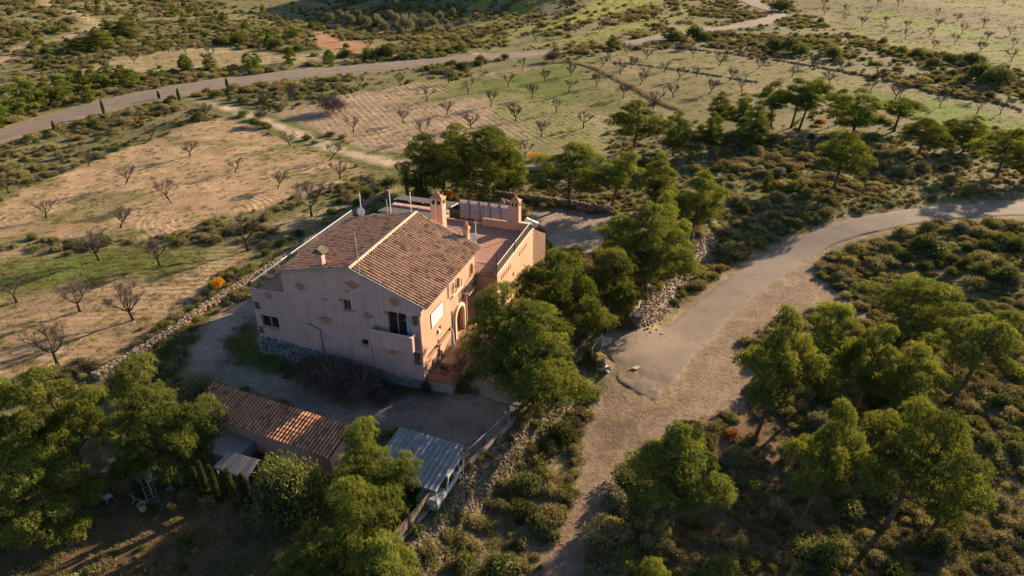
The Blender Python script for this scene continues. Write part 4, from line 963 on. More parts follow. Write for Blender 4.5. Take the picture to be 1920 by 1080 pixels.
# one plaster in two tones: sunlight and gable shade put into the colours
mb = MB(); mb.box(-15.35,-12.3,.3,16.3,6.0,6.1); mb.build('side_terrace_floor', M_terra, house)
WP = (12.2, 15.4, 3.95, 4.35)
mb = MB(); slots = []
for k in range(6): slots.append((12.55+k*.5, 12.80+k*.5, 3.85, 4.40))
slots2 = [(17.9+k*.55, 18.15+k*.55, 3.85, 4.35) for k in range(5)]
AR1 = (12.7, 13.5, .9, 3.0); AR2 = (13.75, 14.55, .9, 3.0); RW = (15.85, 16.3, 2.6, 3.05)
wall(mb, (2.1,0,0), Y, -X, 11.5, 22.6, -.3, 5.0, slots+slots2+[AR1, AR2, RW]); wall(mb, (0,11.5,0), X, Y, 0, 2.1, -.3, 5.0)
wall(mb, (2.1,22.6,0), Vector((.35,.94,0)), Vector((-.94,.35,0)), 0, 2.2, -.3, [(0,4.9),(2.2,3.6)])
wall(mb, (0,22.6,0), X, -Y, -8.5, 2.1, -.3, 4.9); wall(mb, (-8.5,0,0), Y, X, 16.4, 22.6, -.3, 4.9)
mb.box(-3.2,1.95,21.75,22.0,4.885,5.72); mb.box(-8.5,-3.2,22.05,22.2,4.885,5.05)
mb.build('wing_wall', M_plast, house)
mb = MB(); mb.box(-8.4,2.02,11.36,22.5,4.72,4.88); mb.build('roof_terrace_floor', M_terra, house)
mb = MB(); mb.box(.9,2.1,21.72,22.1,5.725,5.80); mb.box(1.98,2.22,11.42,22.6,5.0,5.04); mb.build('coping', M_cream, house)
for i, h in enumerate([W_L, W_2, W_S]): window_part('window', (0,0,0), X, Y, h, [M_brick, M_greyw, M_brick][i], 2 if i < 2 else 1, True)
# balcony door: two wooden leaves and a bluish shutter
f = window_part('balcony_door', (0,0,0), X, Y, D_B, M_wood, 2, False)
mb = MB(); mb.box(-1.18,-.92,-.04,-.005,4.35,6.7); mb.build('shutter', mat_noise('bluish_paint', (.22,.26,.32), (.28,.33,.40), 4, .6, .3), house)
mb = MB(); mb.box(-4.05,-.35,-.9,-.001,4.0,4.25); mb.box(-4.05,-.35,-.9,-.78,4.25,5.38); mb.box(-4.05,-3.93,-.775,-.001,4.25,5.38); mb.box(-.47,-.35,-.775,-.001,4.25,5.38); mb.build('balcony', M_plast2, house)
mb = MB()
random.seed(3)
for k in range(16): u = -4.1+k*.237; mb.box(u, u+.215, -.96, -.74, 5.382, 5.42+.015*random.random())
for k in range(3): mb.box(-.5, -.30, -.72+k*.24, -.52+k*.24, 5.382, 5.43)
mb.build('balcony_coping', M_cream, house)
for i, h in enumerate([LONG, TW, PA, SL]): window_part('window', (0,0,0), Y, -X, h, [M_iron, M_cream, M_wood, M_iron][i], [5, 2, 1, 1][i], i != 3)
for h in slots+slots2+[RW]: window_part('vent_window', (2.1,0,0), Y, -X, h, M_wood, 1, False)
for h in (AR1, AR2): window_part('arched_window', (2.1,0,0), Y, -X, h, M_iron, 2, False)
# arch trims over the square openings: pointed hoods
def arch_ring(name, org, ax, out, s0, s1, zs, rise, w, d, mat, par, fill=None, lobes=0):
    org = Vector(org); ax = Vector(ax); out = Vector(out); mb = MB(); n = 14; c = (s0+s1)/2; r = (s1-s0)/2
    def P(t, k, e):
        a = math.pi*t; rr = r+k; x = c-rr*math.cos(a); z = zs+(rise+k)*math.sin(a)**.9
        if lobes and k == 0: z -= .07*abs(math.sin(a*lobes))
        return org+ax*x+Vector((0,0,z))+out*e
    for i in range(n):
        t0, t1 = i/n, (i+1)/n; mb.hexa([P(t0,0,0),P(t1,0,0),P(t1,w,0),P(t0,w,0)], [P(t0,0,d),P(t1,0,d),P(t1,w,d),P(t0,w,d)])
    for s in (s0-w, s1): mb.hexa([org+ax*s+Vector((0,0,fill))+out*e for e in (0,)]+[org+ax*(s+w)+Vector((0,0,fill)), org+ax*(s+w)+Vector((0,0,fill))+out*d, org+ax*s+Vector((0,0,fill))+out*d],
                                  [org+ax*s+Vector((0,0,zs)), org+ax*(s+w)+Vector((0,0,zs)), org+ax*(s+w)+Vector((0,0,zs))+out*d, org+ax*s+Vector((0,0,zs))+out*d])
    # spandrels close the square opening above the curve
    for i in range(n):
        t0, t1 = i/n, (i+1)/n; a, b = P(t0,0,-.02), P(t1,0,-.02); zt = zs+rise+.02
        mb.add([a, b, Vector((b.x,b.y,zt)), Vector((a.x,a.y,zt))], [(0,1,2,3)])
    return mb.build(name, mat, par)
arch_ring('entrance_arch', (0,0,0), Y, X, 6.35, 8.15, 2.75, 1.0, .28, .22, M_cream, house, .95, 3)
mb = MB(); mb.box(-.33,-.28,6.35,8.15,.95,3.75); d_ = mb.build('entrance_door', M_wood, house)
mb = MB(); mb.box(-.275,-.262,6.7,6.95,1.3,2.6); mb.box(-.275,-.262,7.55,7.8,1.3,2.6); mb.build('door_panel', M_iron, d_)
arch_ring('window_hood', (0,0,0), Y, X, 10.2, 10.75, 5.95, .4, .08, .05, M_brick, house, 5.3)
for h in (AR1, AR2): arch_ring('window_hood', (2.1,0,0), Y, X, h[0], h[1], 2.4, .6, .10, .05, M_brick, house, 1.0)
for s in (6.1, 6.94): arch_ring('window_hood', (0,0,0), Y, X, s+.04, s+.77, 6.1, .44, .05, .05, M_cream, house, 5.5)
mb = MB(); mb.lathe([(.07,5.45),(.055,5.55),(.05,5.95),(.09,6.1)], (.04,6.93,0), 8); mb.box(-.02,.22,6.0,7.85,5.33,5.45); mb.build('window_column', M_cream, house)
# gallery balcony by the corner of the wing
mb = MB(); mb.box(.001,.62,8.3,10.0,4.3,4.42); mb.build('small_balcony', M_plast, house)
mb = MB()
for k in range(12): mb.box(.56,.59,8.33+k*.145,8.36+k*.145,4.42,5.2)
mb.box(.55,.60,8.3,10.0,5.2,5.24); mb.build('balcony_railing', M_iron, house)
# wall buttress beside the door
mb = MB(); mb.box(.001,.30,8.45,8.75,.95,4.2); mb.build('pilaster', M_plast, house)
# sign panel: rows of glazed tiles in a thin frame
mb = MB(); mb.box(.002,.045,1.75,4.0,4.72,6.06); sp_ = mb.build('sign_panel', M_iron, house)
for i in range(5):
    for j in range(3):
        mb = MB(); mb.box(.046,.062,1.79+i*.436,2.21+i*.436,4.76+j*.425,5.17+j*.425); mb.build('tile', M_panel, sp_)
mb = MB()
for j, (w0, w1) in enumerate(((.35,1.9),(.5,1.75),(.3,1.95),(.7,1.5))): mb.box(.0625,.066,1.75+w0,1.75+w1,5.75-j*.26,5.80-j*.26)
mb.build('faint_lettering', mat_noise('pale_blue_glaze', (.38,.46,.54), (.48,.55,.62), 6, .4, .4), sp_)
# pipes, meter boxes and cables on the walls
mb = MB(); mb.tube([(-9.2,-.05,.6),(-9.2,-.05,3.9),(-10.4,-.05,4.25)], .035, 6); mb.build('drain_pipe', M_iron, house)
mb = MB(); mb.tube([(-4.55,-.05,.5),(-4.55,-.05,4.3)], .035, 6); mb.build('drain_pipe', M_grey, house)
mb = MB(); mb.tube([(.06,5.85,1.0),(.06,5.85,4.1)], .045, 6); mb.build('drain_pipe', M_grey, house)
mb = MB(); mb.tube([(.06,.35,1.0),(.06,.35,2.5)], .04, 6); mb.build('drain_pipe', M_grey, house)
mb = MB(); mb.tube([(.06,5.3,5.6),(.06,5.3,7.4)], .04, 6); mb.build('drain_pipe', M_grey, house)
mb = MB(); mb.box(.001,.14,2.9,3.15,3.6,3.95); mb.build('meter_box', M_white, house)
mb = MB(); mb.box(.001,.14,3.3,3.5,3.75,4.1); mb.build('meter_box', M_brick, house)
# exposed brick patches on the shaded gable
def brick_patch(cu, cz, w, h, seed, quoin=False):
    R = random.Random(seed); mb = MB(); n = int(h/.075)
    for r_ in range(n):
        t = (r_+.5)/n; ww = w*(1-abs(2*t-1)**1.4)*R.uniform(.65, 1.15)
        if quoin: ww = w*R.uniform(.6, 1)
        u = cu-ww/2+R.uniform(-.1, .1)
        while u < cu+ww/2:
            L_ = R.uniform(.16, .27); k = R.uniform(.7, 1.15); mb.col = (k, k*R.uniform(.9, 1.05), k) if not quoin else (.35*k, .36*k, .42*k)
            mb.box(u, u+L_-.02, -.018-.01*R.random(), -.001, cz-h/2+r_*.075, cz-h/2+r_*.075+.055); u += L_
    mb.build('exposed_brick_patch', M_brick, house)
def onwall(px, py):
    Xp, Yp = (px-960)/1280, -(py-540)/1280; d = np.array([Xp, math.cos(TILT)+Yp*math.sin(TILT), -math.sin(TILT)+Yp*math.cos(TILT)])
    V_ = np.array([math.sin(YAW), math.cos(YAW), 0]); U_ = np.array([math.cos(YAW), -math.sin(YAW), 0]); a = np.array([-HO[0], -HO[1], CAM_H]); t = -(a@V_)/(d@V_); p = a+d*t; return p@U_, p[2]
for i, (a, b, w, h) in enumerate([(502,554,1.0,.75),(561,536,1.0,.8),(659,533,1.35,.8),(609,560,.6,.35),(637,562,.45,.4),(609,598,1.3,.8),(689,592,.95,.6),(739,565,1.2,.85),(664,582,.4,.25),(722,586,.4,.3),(764,600,.5,.5),(735,660,.9,.4),(650,545,.5,.3)]):
    brick_patch(*onwall(a, b), w, h, 500+i)
for i, (a, b, w, h) in enumerate([(477,571,.45,.7),(488,617,.4,.7),(778,601,.5,.9),(782,672,.55,1.2)]):
    u, z = onwall(a, b); brick_patch(min(max(u, -15.2), -.3), z, w, h, 520+i, True)
# rubble base of the gable wall
R = random.Random(5); mb = MB()
for k in range(1500):
    u = R.uniform(-15.5, -.1); zt = np.interp(u, [-15.5, -4.6, -.8], [2.0, 1.05, .7]); z = R.uniform(0, zt); q = R.uniform(.5, 1.2); mb.col = (q*.95, q, q*1.04)
    mb.rock((u, -.03, z), R.uniform(.13, .26), k, .75)
tag(mb.build('stone_base', M_rubble, house), kind='stuff')
# ---- roofs
def tile_field(name, A, B, v0, v1, seed, par, sp=.335, course=.38, r=.104, dark=.55, each=False, mat=None):
    """cover tiles laid in columns from A=(u,z) at the ridge down to B=(u,z)"""
    R = random.Random(seed); d = Vector((B[0]-A[0], 0, B[1]-A[1])); Ls = d.length; d.normalize(); nrm = Vector((-d.z, 0, d.x));
    if nrm.z < 0: nrm = -nrm
    nC = int(round((v1-v0)/sp)); nR = int(round(Ls/course)); big = MB(); out = []
    for i in range(nC):
        v = v0+(i+.5)*(v1-v0)/nC+R.uniform(-.012, .012)
        for j in range(nR):
            s = j*Ls/nR; k = R.choice([.55,.78,.86,.92,.95,1.0,1.05,1.1,1.2]); g = R.uniform(.88, 1.02)
            c_ = (k, k*g, k*g*R.uniform(.85,1.02)); b_ = R.uniform(-.012, .012)
            base = Vector((A[0], v, A[1]))+d*s+nrm*(.02+R.uniform(0, .012)); n = 5; vs = []
            for (ss, rr, up) in ((0, r*.86, .0), (Ls/nR*1.10, r*1.03, .014)):
                for q in range(n+1):
                    a = math.pi*q/n; vs.append(base+d*ss+Vector((0, math.cos(a)*rr+b_*ss, 0))+nrm*(math.sin(a)*rr*1.05+up))
            fs = [(q, q+1, n+2+q, n+1+q) for q in range(n)]+[tuple(range(n+1, 2*n+2))]
            out.append((vs, fs, c_, j))
    return out
def slope_slab(name, A, B, v0, v1, par, mat, th=.10, lift=0):
    d = Vector((B[0]-A[0], 0, B[1]-A[1])).normalized(); nrm = Vector((-d.z, 0, d.x)); nrm = nrm if nrm.z > 0 else -nrm
    a = Vector((A[0], 0, A[1])); b = Vector((B[0], 0, B[1])); mb = MB(); o = nrm*th
    mb.hexa([a+Y*v0-o, b+Y*v0-o, b+Y*v1-o, a+Y*v1-o], [a+Y*v0, b+Y*v0, b+Y*v1, a+Y*v1]); return mb.build(name, mat, par)
RA, RB, LB = (-5.61, 10.16), (.66, 7.72), (-12.45, 8.70)
rr_ = slope_slab('right_roof_slope', RA, RB, -.14, 11.45, house, M_tiled); rl_ = slope_slab('left_roof_slope', RA, LB, -.14, 11.45, house, M_tiled)
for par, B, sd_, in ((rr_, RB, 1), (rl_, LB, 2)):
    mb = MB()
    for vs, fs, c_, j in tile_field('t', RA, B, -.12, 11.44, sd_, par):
        if sd_ == 2: c_ = tuple(x*.92 for x in c_); c_ = (c_[0]*1.0, c_[1]*.88, c_[2]*.86)  # left slope darker and redder: its dim grazing light put into the tint
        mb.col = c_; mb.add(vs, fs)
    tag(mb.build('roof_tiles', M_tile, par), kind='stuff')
mb = MB(); n = 38
for k in range(n):
    v0 = -.2+k*11.7/n; v1 = v0+11.7/n*1.05; vs = []
    for v, r in ((v0, .15), (v1, .17)):
        for q in range(7): a = math.pi*q/6; vs.append((RA[0]+math.cos(a)*r, v, RA[1]-.01+math.sin(a)*r*.8))
    mb.add(vs, [(q, q+1, 8+q, 7+q) for q in range(6)]+[tuple(range(7))])
mb.build('ridge_cap', M_cream, house)
for nm, B in (('verge', RB), ('verge', LB)):
    for vv in (-.2, 11.36):
        mb = MB(); N_ = 22
        for k in range(N_):
            a = Vector((RA[0], vv, RA[1])).lerp(Vector((B[0], vv, B[1])), k/N_); b = Vector((RA[0], vv, RA[1])).lerp(Vector((B[0], vv, B[1])), (k+1)/N_); mb.bar(a+Vector((0,.05,-.02)), b+Vector((0,.05,.0)), .14, .10)
        mb.build(nm, M_conc if vv < 0 and B is LB else M_tile if False else M_conc, house)
mb = MB(); mb.box(.02,.5,0.0,11.3,7.66,7.72); mb.build('eave_board', M_plast2, house)
# ---- chimneys
def pot_cap(mb, u, v, z, s=1.0): mb.lathe([(.16*s,z),(.2*s,z+.1*s),(.1*s,z+.2*s),(.12*s,z+.3*s),(0,z+.4*s)], (u,v,0), 8)
def big_chimney(name, u0, u1, v0, v1, z0, z1, mat):
    mb = MB(); mb.box(u0,u1,v0,v1,z0,z1-.55); ph = .16
    for a, b in ((u0,u0+ph),(u1-ph,u1),((u0+u1)/2-.08,(u0+u1)/2+.08)): mb.box(a,b,v0,v0+ph,z1-.55,z1-.12); mb.box(a,b,v1-ph,v1,z1-.55,z1-.12)
    mb.box(u0-.05,u1+.05,v0-.05,v1+.05,z1-.12,z1); c = mb.build(name, mat, house)
    mb = MB(); um, vm = (u0+u1)/2, (v0+v1)/2
    mb.add([(u0-.1,v0-.1,z1),(u1+.1,v0-.1,z1),(u1+.1,v1+.1,z1),(u0-.1,v1+.1,z1),(um-.15,vm,z1+.38),(um+.15,vm,z1+.38)], [(0,1,5,4),(1,2,5),(2,3,4,5),(3,0,4),(0,3,2,1)]); mb.build('cap', M_brick, c)
    mb = MB(); pot_cap(mb, um, vm, z1+.32); mb.build('finial', M_brick, c)
    mb = MB(); mb.box(u0+.17,u1-.17,v0+.17,v1-.17,z1-.56,z1-.13); mb.build('flue', M_inner, c)
    return c
big_chimney('chimney', -5.2, -4.0, 13.6, 14.45, 4.885, 10.75, M_plast)
big_chimney('chimney', -.15, .78, 21.72, 22.5, 4.885, 8.0, M_plast)
c = big_chimney('chimney', -1.1, -.65, 11.48, 11.95, 4.885, 9.15, M_plast)
mb = MB(); mb.box(-8.78,-8.38,.45,.9,9.2,10.55); c = mb.build('chimney', M_plast2, house)
mb = MB(); mb.add([(-9.1,.25,10.75),(-8.05,.25,10.75),(-8.05,1.1,10.75),(-9.1,1.1,10.75),(-8.58,.3,11.15),(-8.58,1.05,11.15),(-9.1,.25,10.7),(-8.05,.25,10.7),(-8.05,1.1,10.7),(-9.1,1.1,10.7)], [(0,1,4),(1,2,5,4),(2,3,5),(3,0,4,5),(6,9,8,7),(0,6,7,1),(1,7,8,2),(2,8,9,3),(3,9,6,0)])
mb.box(-8.72,-8.44,.5,.85,10.55,10.72); mb.build('cowl', mat_noise('mossy_dark_slate', (.05,.055,.035), (.16,.15,.08), 5, .9, .1), c)
# ---- dishes and masts
def dish(u, v, z, r, az, label=None):
    p = empty('satellite_dish', (u, v, z)); p.parent = house; p.rotation_euler = (math.radians(72), 0, az)
    mb = MB(); mb.lathe([(0,-.10),(r*.5,-.075),(r*.85,-.025),(r,.0),(r*1.01,.01),(r*.85,-.04),(0,-.12)], (0,0,0), 18); mb.build('dish', M_white, p, True)
    mb = MB(); mb.bar((0,-r*.7,0),(0,-.1,r*.9),.025); mb.box(-.05,.05,-.15,-.05,r*.9-.05,r*.9+.08); mb.build('feed_arm', M_grey, p)
    return p
dish(-11.4, 11.65, 9.35, .42, .1); dish(-.45, 12.3, 8.05, .40, .9); dish(-.4, 12.8, 9.3, .16, .6)
mb = MB(); mb.tube([(-11.42,11.75,7.0),(-11.45,11.8,11.1)], .035, 6)
for k, w in enumerate((.5,.4,.3)): mb.tube([(-11.45-w*.3,11.8,10.5+k*.18),(-11.45+w*.3,11.8,10.5+k*.18)], .012, 4)
mb.build('antenna_mast', M_white, house)
mb = MB(); mb.tube([(-.4,12.8,4.88),(-.4,12.8,9.3)], .035, 6); mb.tube([(-.45,12.3,4.88),(-.45,12.3,8.0)], .03, 6); mb.build('antenna_mast', M_white, house)
mb = MB(); mb.tube([(-4.65,-.32,5.6),(-4.65,-.32,13.4)], .03, 6)
for z in (6.4, 8.1): mb.bar((-4.65,-.32,z),(-4.3,-.0,z),.04)
mb.tube([(-4.65,-.32,12.6),(-4.65,-.32,12.9)], .06, 6); mb.build('antenna_mast', M_grey, house)
mb = MB(); mb.tube([(-4.55,13.4,4.9),(-4.55,13.4,10.6)], .035, 6); mb.build('antenna_mast', M_white, house)
# ---- railings
def railing(a, b, h, par, n=None, tm=M_iron, bm=M_iron, name='railing', base=.06, top=.05):
    a = Vector(a); b = Vector(b); L_ = (b-a).length; mb = MB(); mb.bar(a+Vector((0,0,h)), b+Vector((0,0,h)), top); mb.bar(a+Vector((0,0,base)), b+Vector((0,0,base)), .035)
    o = mb.build(name, tm, par); mb = MB(); n = n or int(L_/.14)
    for k in range(n+1): p = a.lerp(b, k/n); mb.bar(p+Vector((0,0,base)), p+Vector((0,0,h)), .02)
    tag(mb.build('balusters', bm, o), kind='stuff'); return o
railing((-15.4,.15,6.1), (-15.4,4.2,6.1), 1.05, house, tm=M_grey, bm=M_grey); railing((-15.4,4.3,6.1), (-15.4,16.3,6.1), 1.05, house, tm=M_white, bm=M_grey, top=.05)
railing((.03,11.55,4.98), (2.03,11.55,4.98), 1.0, house); railing((2.05,11.6,5.0), (2.05,22.0,5.0), 1.0, house, tm=M_white, top=.05)
for v in (11.55, 16.6, 21.95):
    mb = MB(); mb.tube([(2.06,v,4.9),(2.06,v,7.4)], .045, 6); mb.build('post', M_iron, house)
mb = MB(); mb.box(2.0,2.012,11.7,21.9,5.1,5.95); mb.build('rail_mesh_panel', mat_noise('brown_shade_mesh', (.15,.105,.085), (.21,.15,.12), 30, .9, .1), house)
railing((-8.4,22.12,5.05), (-3.25,22.12,5.05), 1.0, house)
mb = MB(); mb.tube([(-3.2,22.0,4.88),(-3.2,22.0,7.3)], .05, 6); mb.build('post', M_iron, house)
# ---- curved awning of tan sheets behind the terrace
def awn(t): return (22.5+2.3*t, 5.15+1.15*t-.28*math.sin(math.pi*t)*-1)
for k in range(6):
    u0 = -7.0+k*1.18; u1 = u0+1.12; mb = MB(); N_ = 6; vs = []
    sh = lambda t: (1-t)*.9
    for th_ in (0, -.03):
        for i in range(N_+1):
            t = i/N_; v, z = awn(t)
            for u in (u0, u1): vs.append((u+sh(t), v, z+th_))
    fs = []
    for i in range(N_): fs += [(2*i, 2*i+1, 2*i+3, 2*i+2), (2*(N_+1)+2*i+2, 2*(N_+1)+2*i+3, 2*(N_+1)+2*i+1, 2*(N_+1)+2*i)]
    mb.add(vs, fs); mb.build('awning_panel', M_poly, house)
for k in range(7):
    u0 = -7.03+k*1.18; pts = [(u0+(1-i/6)*.9, awn(i/6)[0], awn(i/6)[1]+.03) for i in range(7)]; mb = MB()
    for a, b in zip(pts[:-1], pts[1:]): mb.bar(a, b, .06)
    mb.bar(pts[0], (pts[0][0]+.25, 22.3, 4.9) if k < 4 else (pts[0][0], 22.45, 4.95), .05); mb.build('awning_rib', M_iron, house)
mb = MB(); mb.tube([(-7,24.8,6.3),(.1,24.8,6.3)], .04, 6); mb.tube([(-7,24.8,0),(-7,24.8,6.3)], .05, 6); mb.tube([(0.1,24.8,0),(.1,24.8,6.3)], .05, 6); mb.build('awning_frame', M_iron, house)
mb = MB(); mb.tube([(1.2,22.75,5.75),(2.3,23.3,5.1)], [.33,.33], 14); mb.build('water_tank', M_tank, house, False)
# ---- patio in front of the door
mb = MB(); mb.box(.001,2.45,-.02,9.4,-.3,.90); mb.box(2.45,3.4,5.4,9.4,-.3,.90); mb.build('patio_base', M_conc, house)
mb = MB(); mb.box(.002,2.40,.02,9.35,.901,.95); mb.box(2.41,3.3,5.45,9.35,.901,.949); mb.build('patio_paving', M_terra, house)
railing((.1,.05,.95), (2.35,.05,.95), .95, house, 18); railing((2.38,.1,.95), (2.38,5.3,.95), .9, house, 40)
mb = MB(); mb.tube([(2.38,5.35,.9),(2.38,5.35,2.2)], .06, 6); mb.lathe([(.09,1.9),(.12,2.05),(.05,2.2),(.1,2.3),(0,2.4)], (2.38,5.35,0), 8); mb.build('gate_post', M_iron, house)

# ================================================================== loose things at the house
def at_house(o, u, v, z, rz=0): o.location = L2W(u, v, z); o.rotation_euler = (0, 0, -YAW+rz); return o
t = at_house(empty('patio_table'), 1.2, 2.45, .95, .0); tag(t, 'wooden table on the terracotta patio beside the closed parasol', 'table')
for k in range(6): mb = MB(); mb.box(-.48+k*.162,-.33+k*.162,-.75,.75,.70,.735); mb.build('plank', mat_noise('worn_table_wood', (.24,.15,.08), (.36,.24,.13), 5, .7, .3) if k == 0 else bpy.data.materials['worn_table_wood'], t)
for a in (-.42, .42):
    for b in (-.68, .68): mb = MB(); mb.box(a-.035,a+.035,b-.035,b+.035,0,.70); mb.build('leg', M_wood, t)
def chair(u, v, rz, label):
    t = at_house(empty('patio_chair'), u, v, .95, rz); mb = MB(); mb.box(-.22,.22,-.22,.22,.42,.46); mb.build('seat', M_iron, t)
    mb = MB(); mb.hexa([(-.22,.20,.46),(.22,.20,.46),(.22,.23,.46),(-.22,.23,.46)], [(-.22,.28,.92),(.22,.28,.92),(.22,.31,.92),(-.22,.31,.92)]); mb.build('backrest', M_iron, t)
    for a in (-.19, .19):
        for b in (-.19, .19): mb = MB(); mb.box(a-.02,a+.02,b-.02,b+.02,0,.42); mb.build('leg', M_iron, t)
    tag(t, label, 'chair', 'dark chairs round the patio table')
chair(.45, 2.0, math.pi/2, 'dark patio chair between table and house wall, nearer the front railing'); chair(.45, 2.9, math.pi/2, 'dark patio chair between table and house wall, nearer the parasol')
chair(1.95, 2.1, -math.pi/2, 'dark patio chair on the railing side, nearer the front'); chair(1.95, 2.95, -math.pi/2, 'dark patio chair on the railing side, farther from the front'); chair(1.15, 1.35, math.pi, 'dark patio chair at the front end of the table')
t = at_house(empty('parasol'), .75, 4.1, .95); tag(t, 'closed grey-white parasol standing by the patio table', 'parasol')
mb = MB(); mb.tube([(0,0,0),(0,0,2.5)], .025, 6); mb.build('pole', M_white, t)
mb = MB(); mb.lathe([(.05,2.48),(.10,2.2),(.15,1.4),(.19,.8),(.1,.75)], (0,0,0), 10); mb.build('canopy', mat_noise('grey_canvas', (.42,.39,.37), (.52,.49,.46), 6, .9, .1), t)
mb = MB(); mb.lathe([(.28,0),(.28,.06),(.05,.12)], (0,0,0), 12); mb.build('base', M_conc, t)
G = L2W(.25, -.35, 0); o = linkm('climbing_shrub', SHRUBS['dark'][2]); o.location = G; o.scale = (.55, .5, 1.25); tag(o, 'dark climbing shrub at the front corner of the patio wall', 'shrub')
G = L2W(2.85, 2.2, 0); o = linkm('hedge', SHRUBS['brown'][0]); o.location = G; o.scale = (.4, 2.0, .5); o.rotation_euler = (0, 0, -YAW); tag(o, 'narrow flower bed planting along the foot of the patio side wall', 'plants')
M_slat = mat_noise('dark_slats', (.10,.09,.09), (.17,.155,.15), 5, .9, .1)
# plain annex with slatted shade roofs and tile edge behind the left roof
t = at_house(empty('shaded_annex'), -12, 21, 0); tag(t, 'low annex with grey slatted shade roofs behind the left roof slope', 'annex')
mb = MB(); mb.box(-3.4,3.4,-4.5,4.3,-.2,4.6); mb.build('wall', M_plast2, t)
def slat_roof(name, u0, u1, v0, v1, z0, z1):
    n = int((v1-v0)/.16); p = None
    mb = MB()
    for k in range(n):
        f = k/n; z = z0+(z1-z0)*f; v = v0+(v1-v0)*f; mb.hexa([(u0,v,z),(u1,v,z),(u1,v+.10,z),(u0,v+.10,z)], [(u0,v,z+.03),(u1,v,z+.03),(u1,v+.10,z+.03),(u0,v+.10,z+.03)])
    o = mb.build(name, M_slat, t); mb = MB()
    for u in np.linspace(u0+.05, u1-.05, 5): mb.bar((u, v0, z0-.07), (u, v1, z1-.07), .07)
    mb.build('beam', M_white, o)
slat_roof('slatted_roof', -3.6, -.2, -2.6, -.2, 5.3, 5.0); slat_roof('slatted_roof', -3.2, 4.2, .2, 2.6, 5.2, 4.9); slat_roof('slatted_roof', -2.8, 4.2, 3.2, 5.2, 5.5, 5.2)
mb = MB()
for vs, fs, c_, j in tile_field('t', (-3.3, 4.75), (4.0, 4.70), 2.7, 3.1, 9, t, sp=.2, course=.24): mb.col = c_; mb.add(vs, fs)
tag(mb.build('tile_edge', M_tile, t), kind='stuff')
for (u, v, h, m_) in ((-.72,-1.45,3.9,M_white),(1.24,-.6,3.6,M_white),(-1.1,-1.5,2.8,M_grey)):
    mb = MB(); mb.tube([(u,v,4.6),(u,v,4.6+h)], .04, 6); mb.build('pole', m_, t)

# ================================================================== low tiled outbuilding
OB = empty('outbuilding', L2W(-7.6, -9.45, 0), -YAW-.087); tag(OB, 'long low outbuilding with single-pitch clay tile roof across the yard', 'outbuilding')
mb = MB(); mb.box(-6.0,6.1,-1.25,.95,-.3,2.1)
mb.hexa([(-6.0,-1.25,2.1),(6.1,-1.25,2.1),(6.1,.95,2.1),(-6.0,.95,2.1)], [(-6.0,-1.25,2.15),(6.1,-1.25,2.15),(6.1,.95,2.72),(-6.0,.95,2.72)]); mb.build('wall', M_plast2, OB)
rf = empty('roof', (0,0,0)); rf.parent = OB; rf.rotation_euler = (0, 0, -math.pi/2)
# built in a turned frame: u' runs down the slope (towards the camera), v' along the building
rs_ = slope_slab('roof_deck', (-1.15, 2.86), (1.45, 2.22), -6.2, 6.25, rf, M_tiled, .08); rs_.name = 'roof_deck'
TT = tile_field('t', (-1.18, 2.88), (1.5, 2.23), -6.18, 6.22, 31, rf, sp=.275, course=.335, r=.10)
TT.sort(key=lambda q: -q[0][0].y); rest = MB()
for k, (vs, fs, c_, j) in enumerate(TT):
    c_ = (c_[0]*1.05, c_[1]*.80, c_[2]*.70)
    if k < 298:
        mb = MB(); mb.col = tuple(x*.999 for x in c_); mb.add(vs, fs); mb.build('tile', M_tile, rf)
    else: rest.col = c_; rest.add(vs, fs)
if rest.v: tag(rest.build('roof_tiles', M_tile, rf), kind='stuff')
mb = MB(); mb.box(-3.2,-.4,-3.4,-1.26,-.3,1.2); mb.build('lean_to', M_greyw, OB)

# ================================================================== metal carport and the white off-roader under it
CP = empty('carport', L2W(4.1, -9.75, 0), -YAW-.06); tag(CP, 'open carport roofed with ribbed grey metal sheet beside the board fence', 'carport')
M_sheet = mat_noise('ribbed_metal', (.13,.142,.155), (.20,.215,.23), 2, .55, .35, .05, 10, metal=.2)
nrib = 13; x0, x1 = -2.5, 2.45; mb = MB()
for k in range(nrib):
    a = x0+(x1-x0)*k/nrib; w = (x1-x0)/nrib; P_ = [(a,0),(a+w*.55,0),(a+w*.66,.055),(a+w*.88,.055),(a+w,0)]; vs = []
    for y_, z_ in ((-2.0, 2.2), (2.05, 2.62)):
        for px_, pz_ in P_: vs.append((px_, y_, z_+pz_))
    pm = MB(); pm.add(vs+[(p[0], p[1], p[2]-.015) for p in vs], [(q, q+1, 6+q, 5+q) for q in range(4)]+[(10+q+5, 10+q+6, 10+q+1, 10+q) for q in range(4)]); pm.build('roof_panel', M_sheet, CP)
for a in (-2.4, 0, 2.35):
    for y_, z_ in ((-1.85, 2.2), (1.9, 2.58)): mb = MB(); mb.box(a-.04,a+.04,y_-.04,y_+.04,-.2,z_-.02); mb.build('post', M_grey, CP)
mb = MB(); mb.bar((-2.5,-1.85,2.16),(2.45,-1.85,2.16),.08); mb.bar((-2.5,1.9,2.54),(2.45,1.9,2.54),.08); mb.build('beam', M_grey, CP)
CAR = empty('off_road_car', L2W(5.72, -9.75, 0), -YAW-.04); tag(CAR, 'white boxy old off-road car poking out of the metal carport', 'car')
M_cw = mat_noise('white_car_paint', (.30,.31,.31), (.38,.39,.39), 2, .45, .4); M_blue = mat_noise('pale_blue_stripe', (.35,.45,.48), (.42,.52,.55), 3, .4, .5)
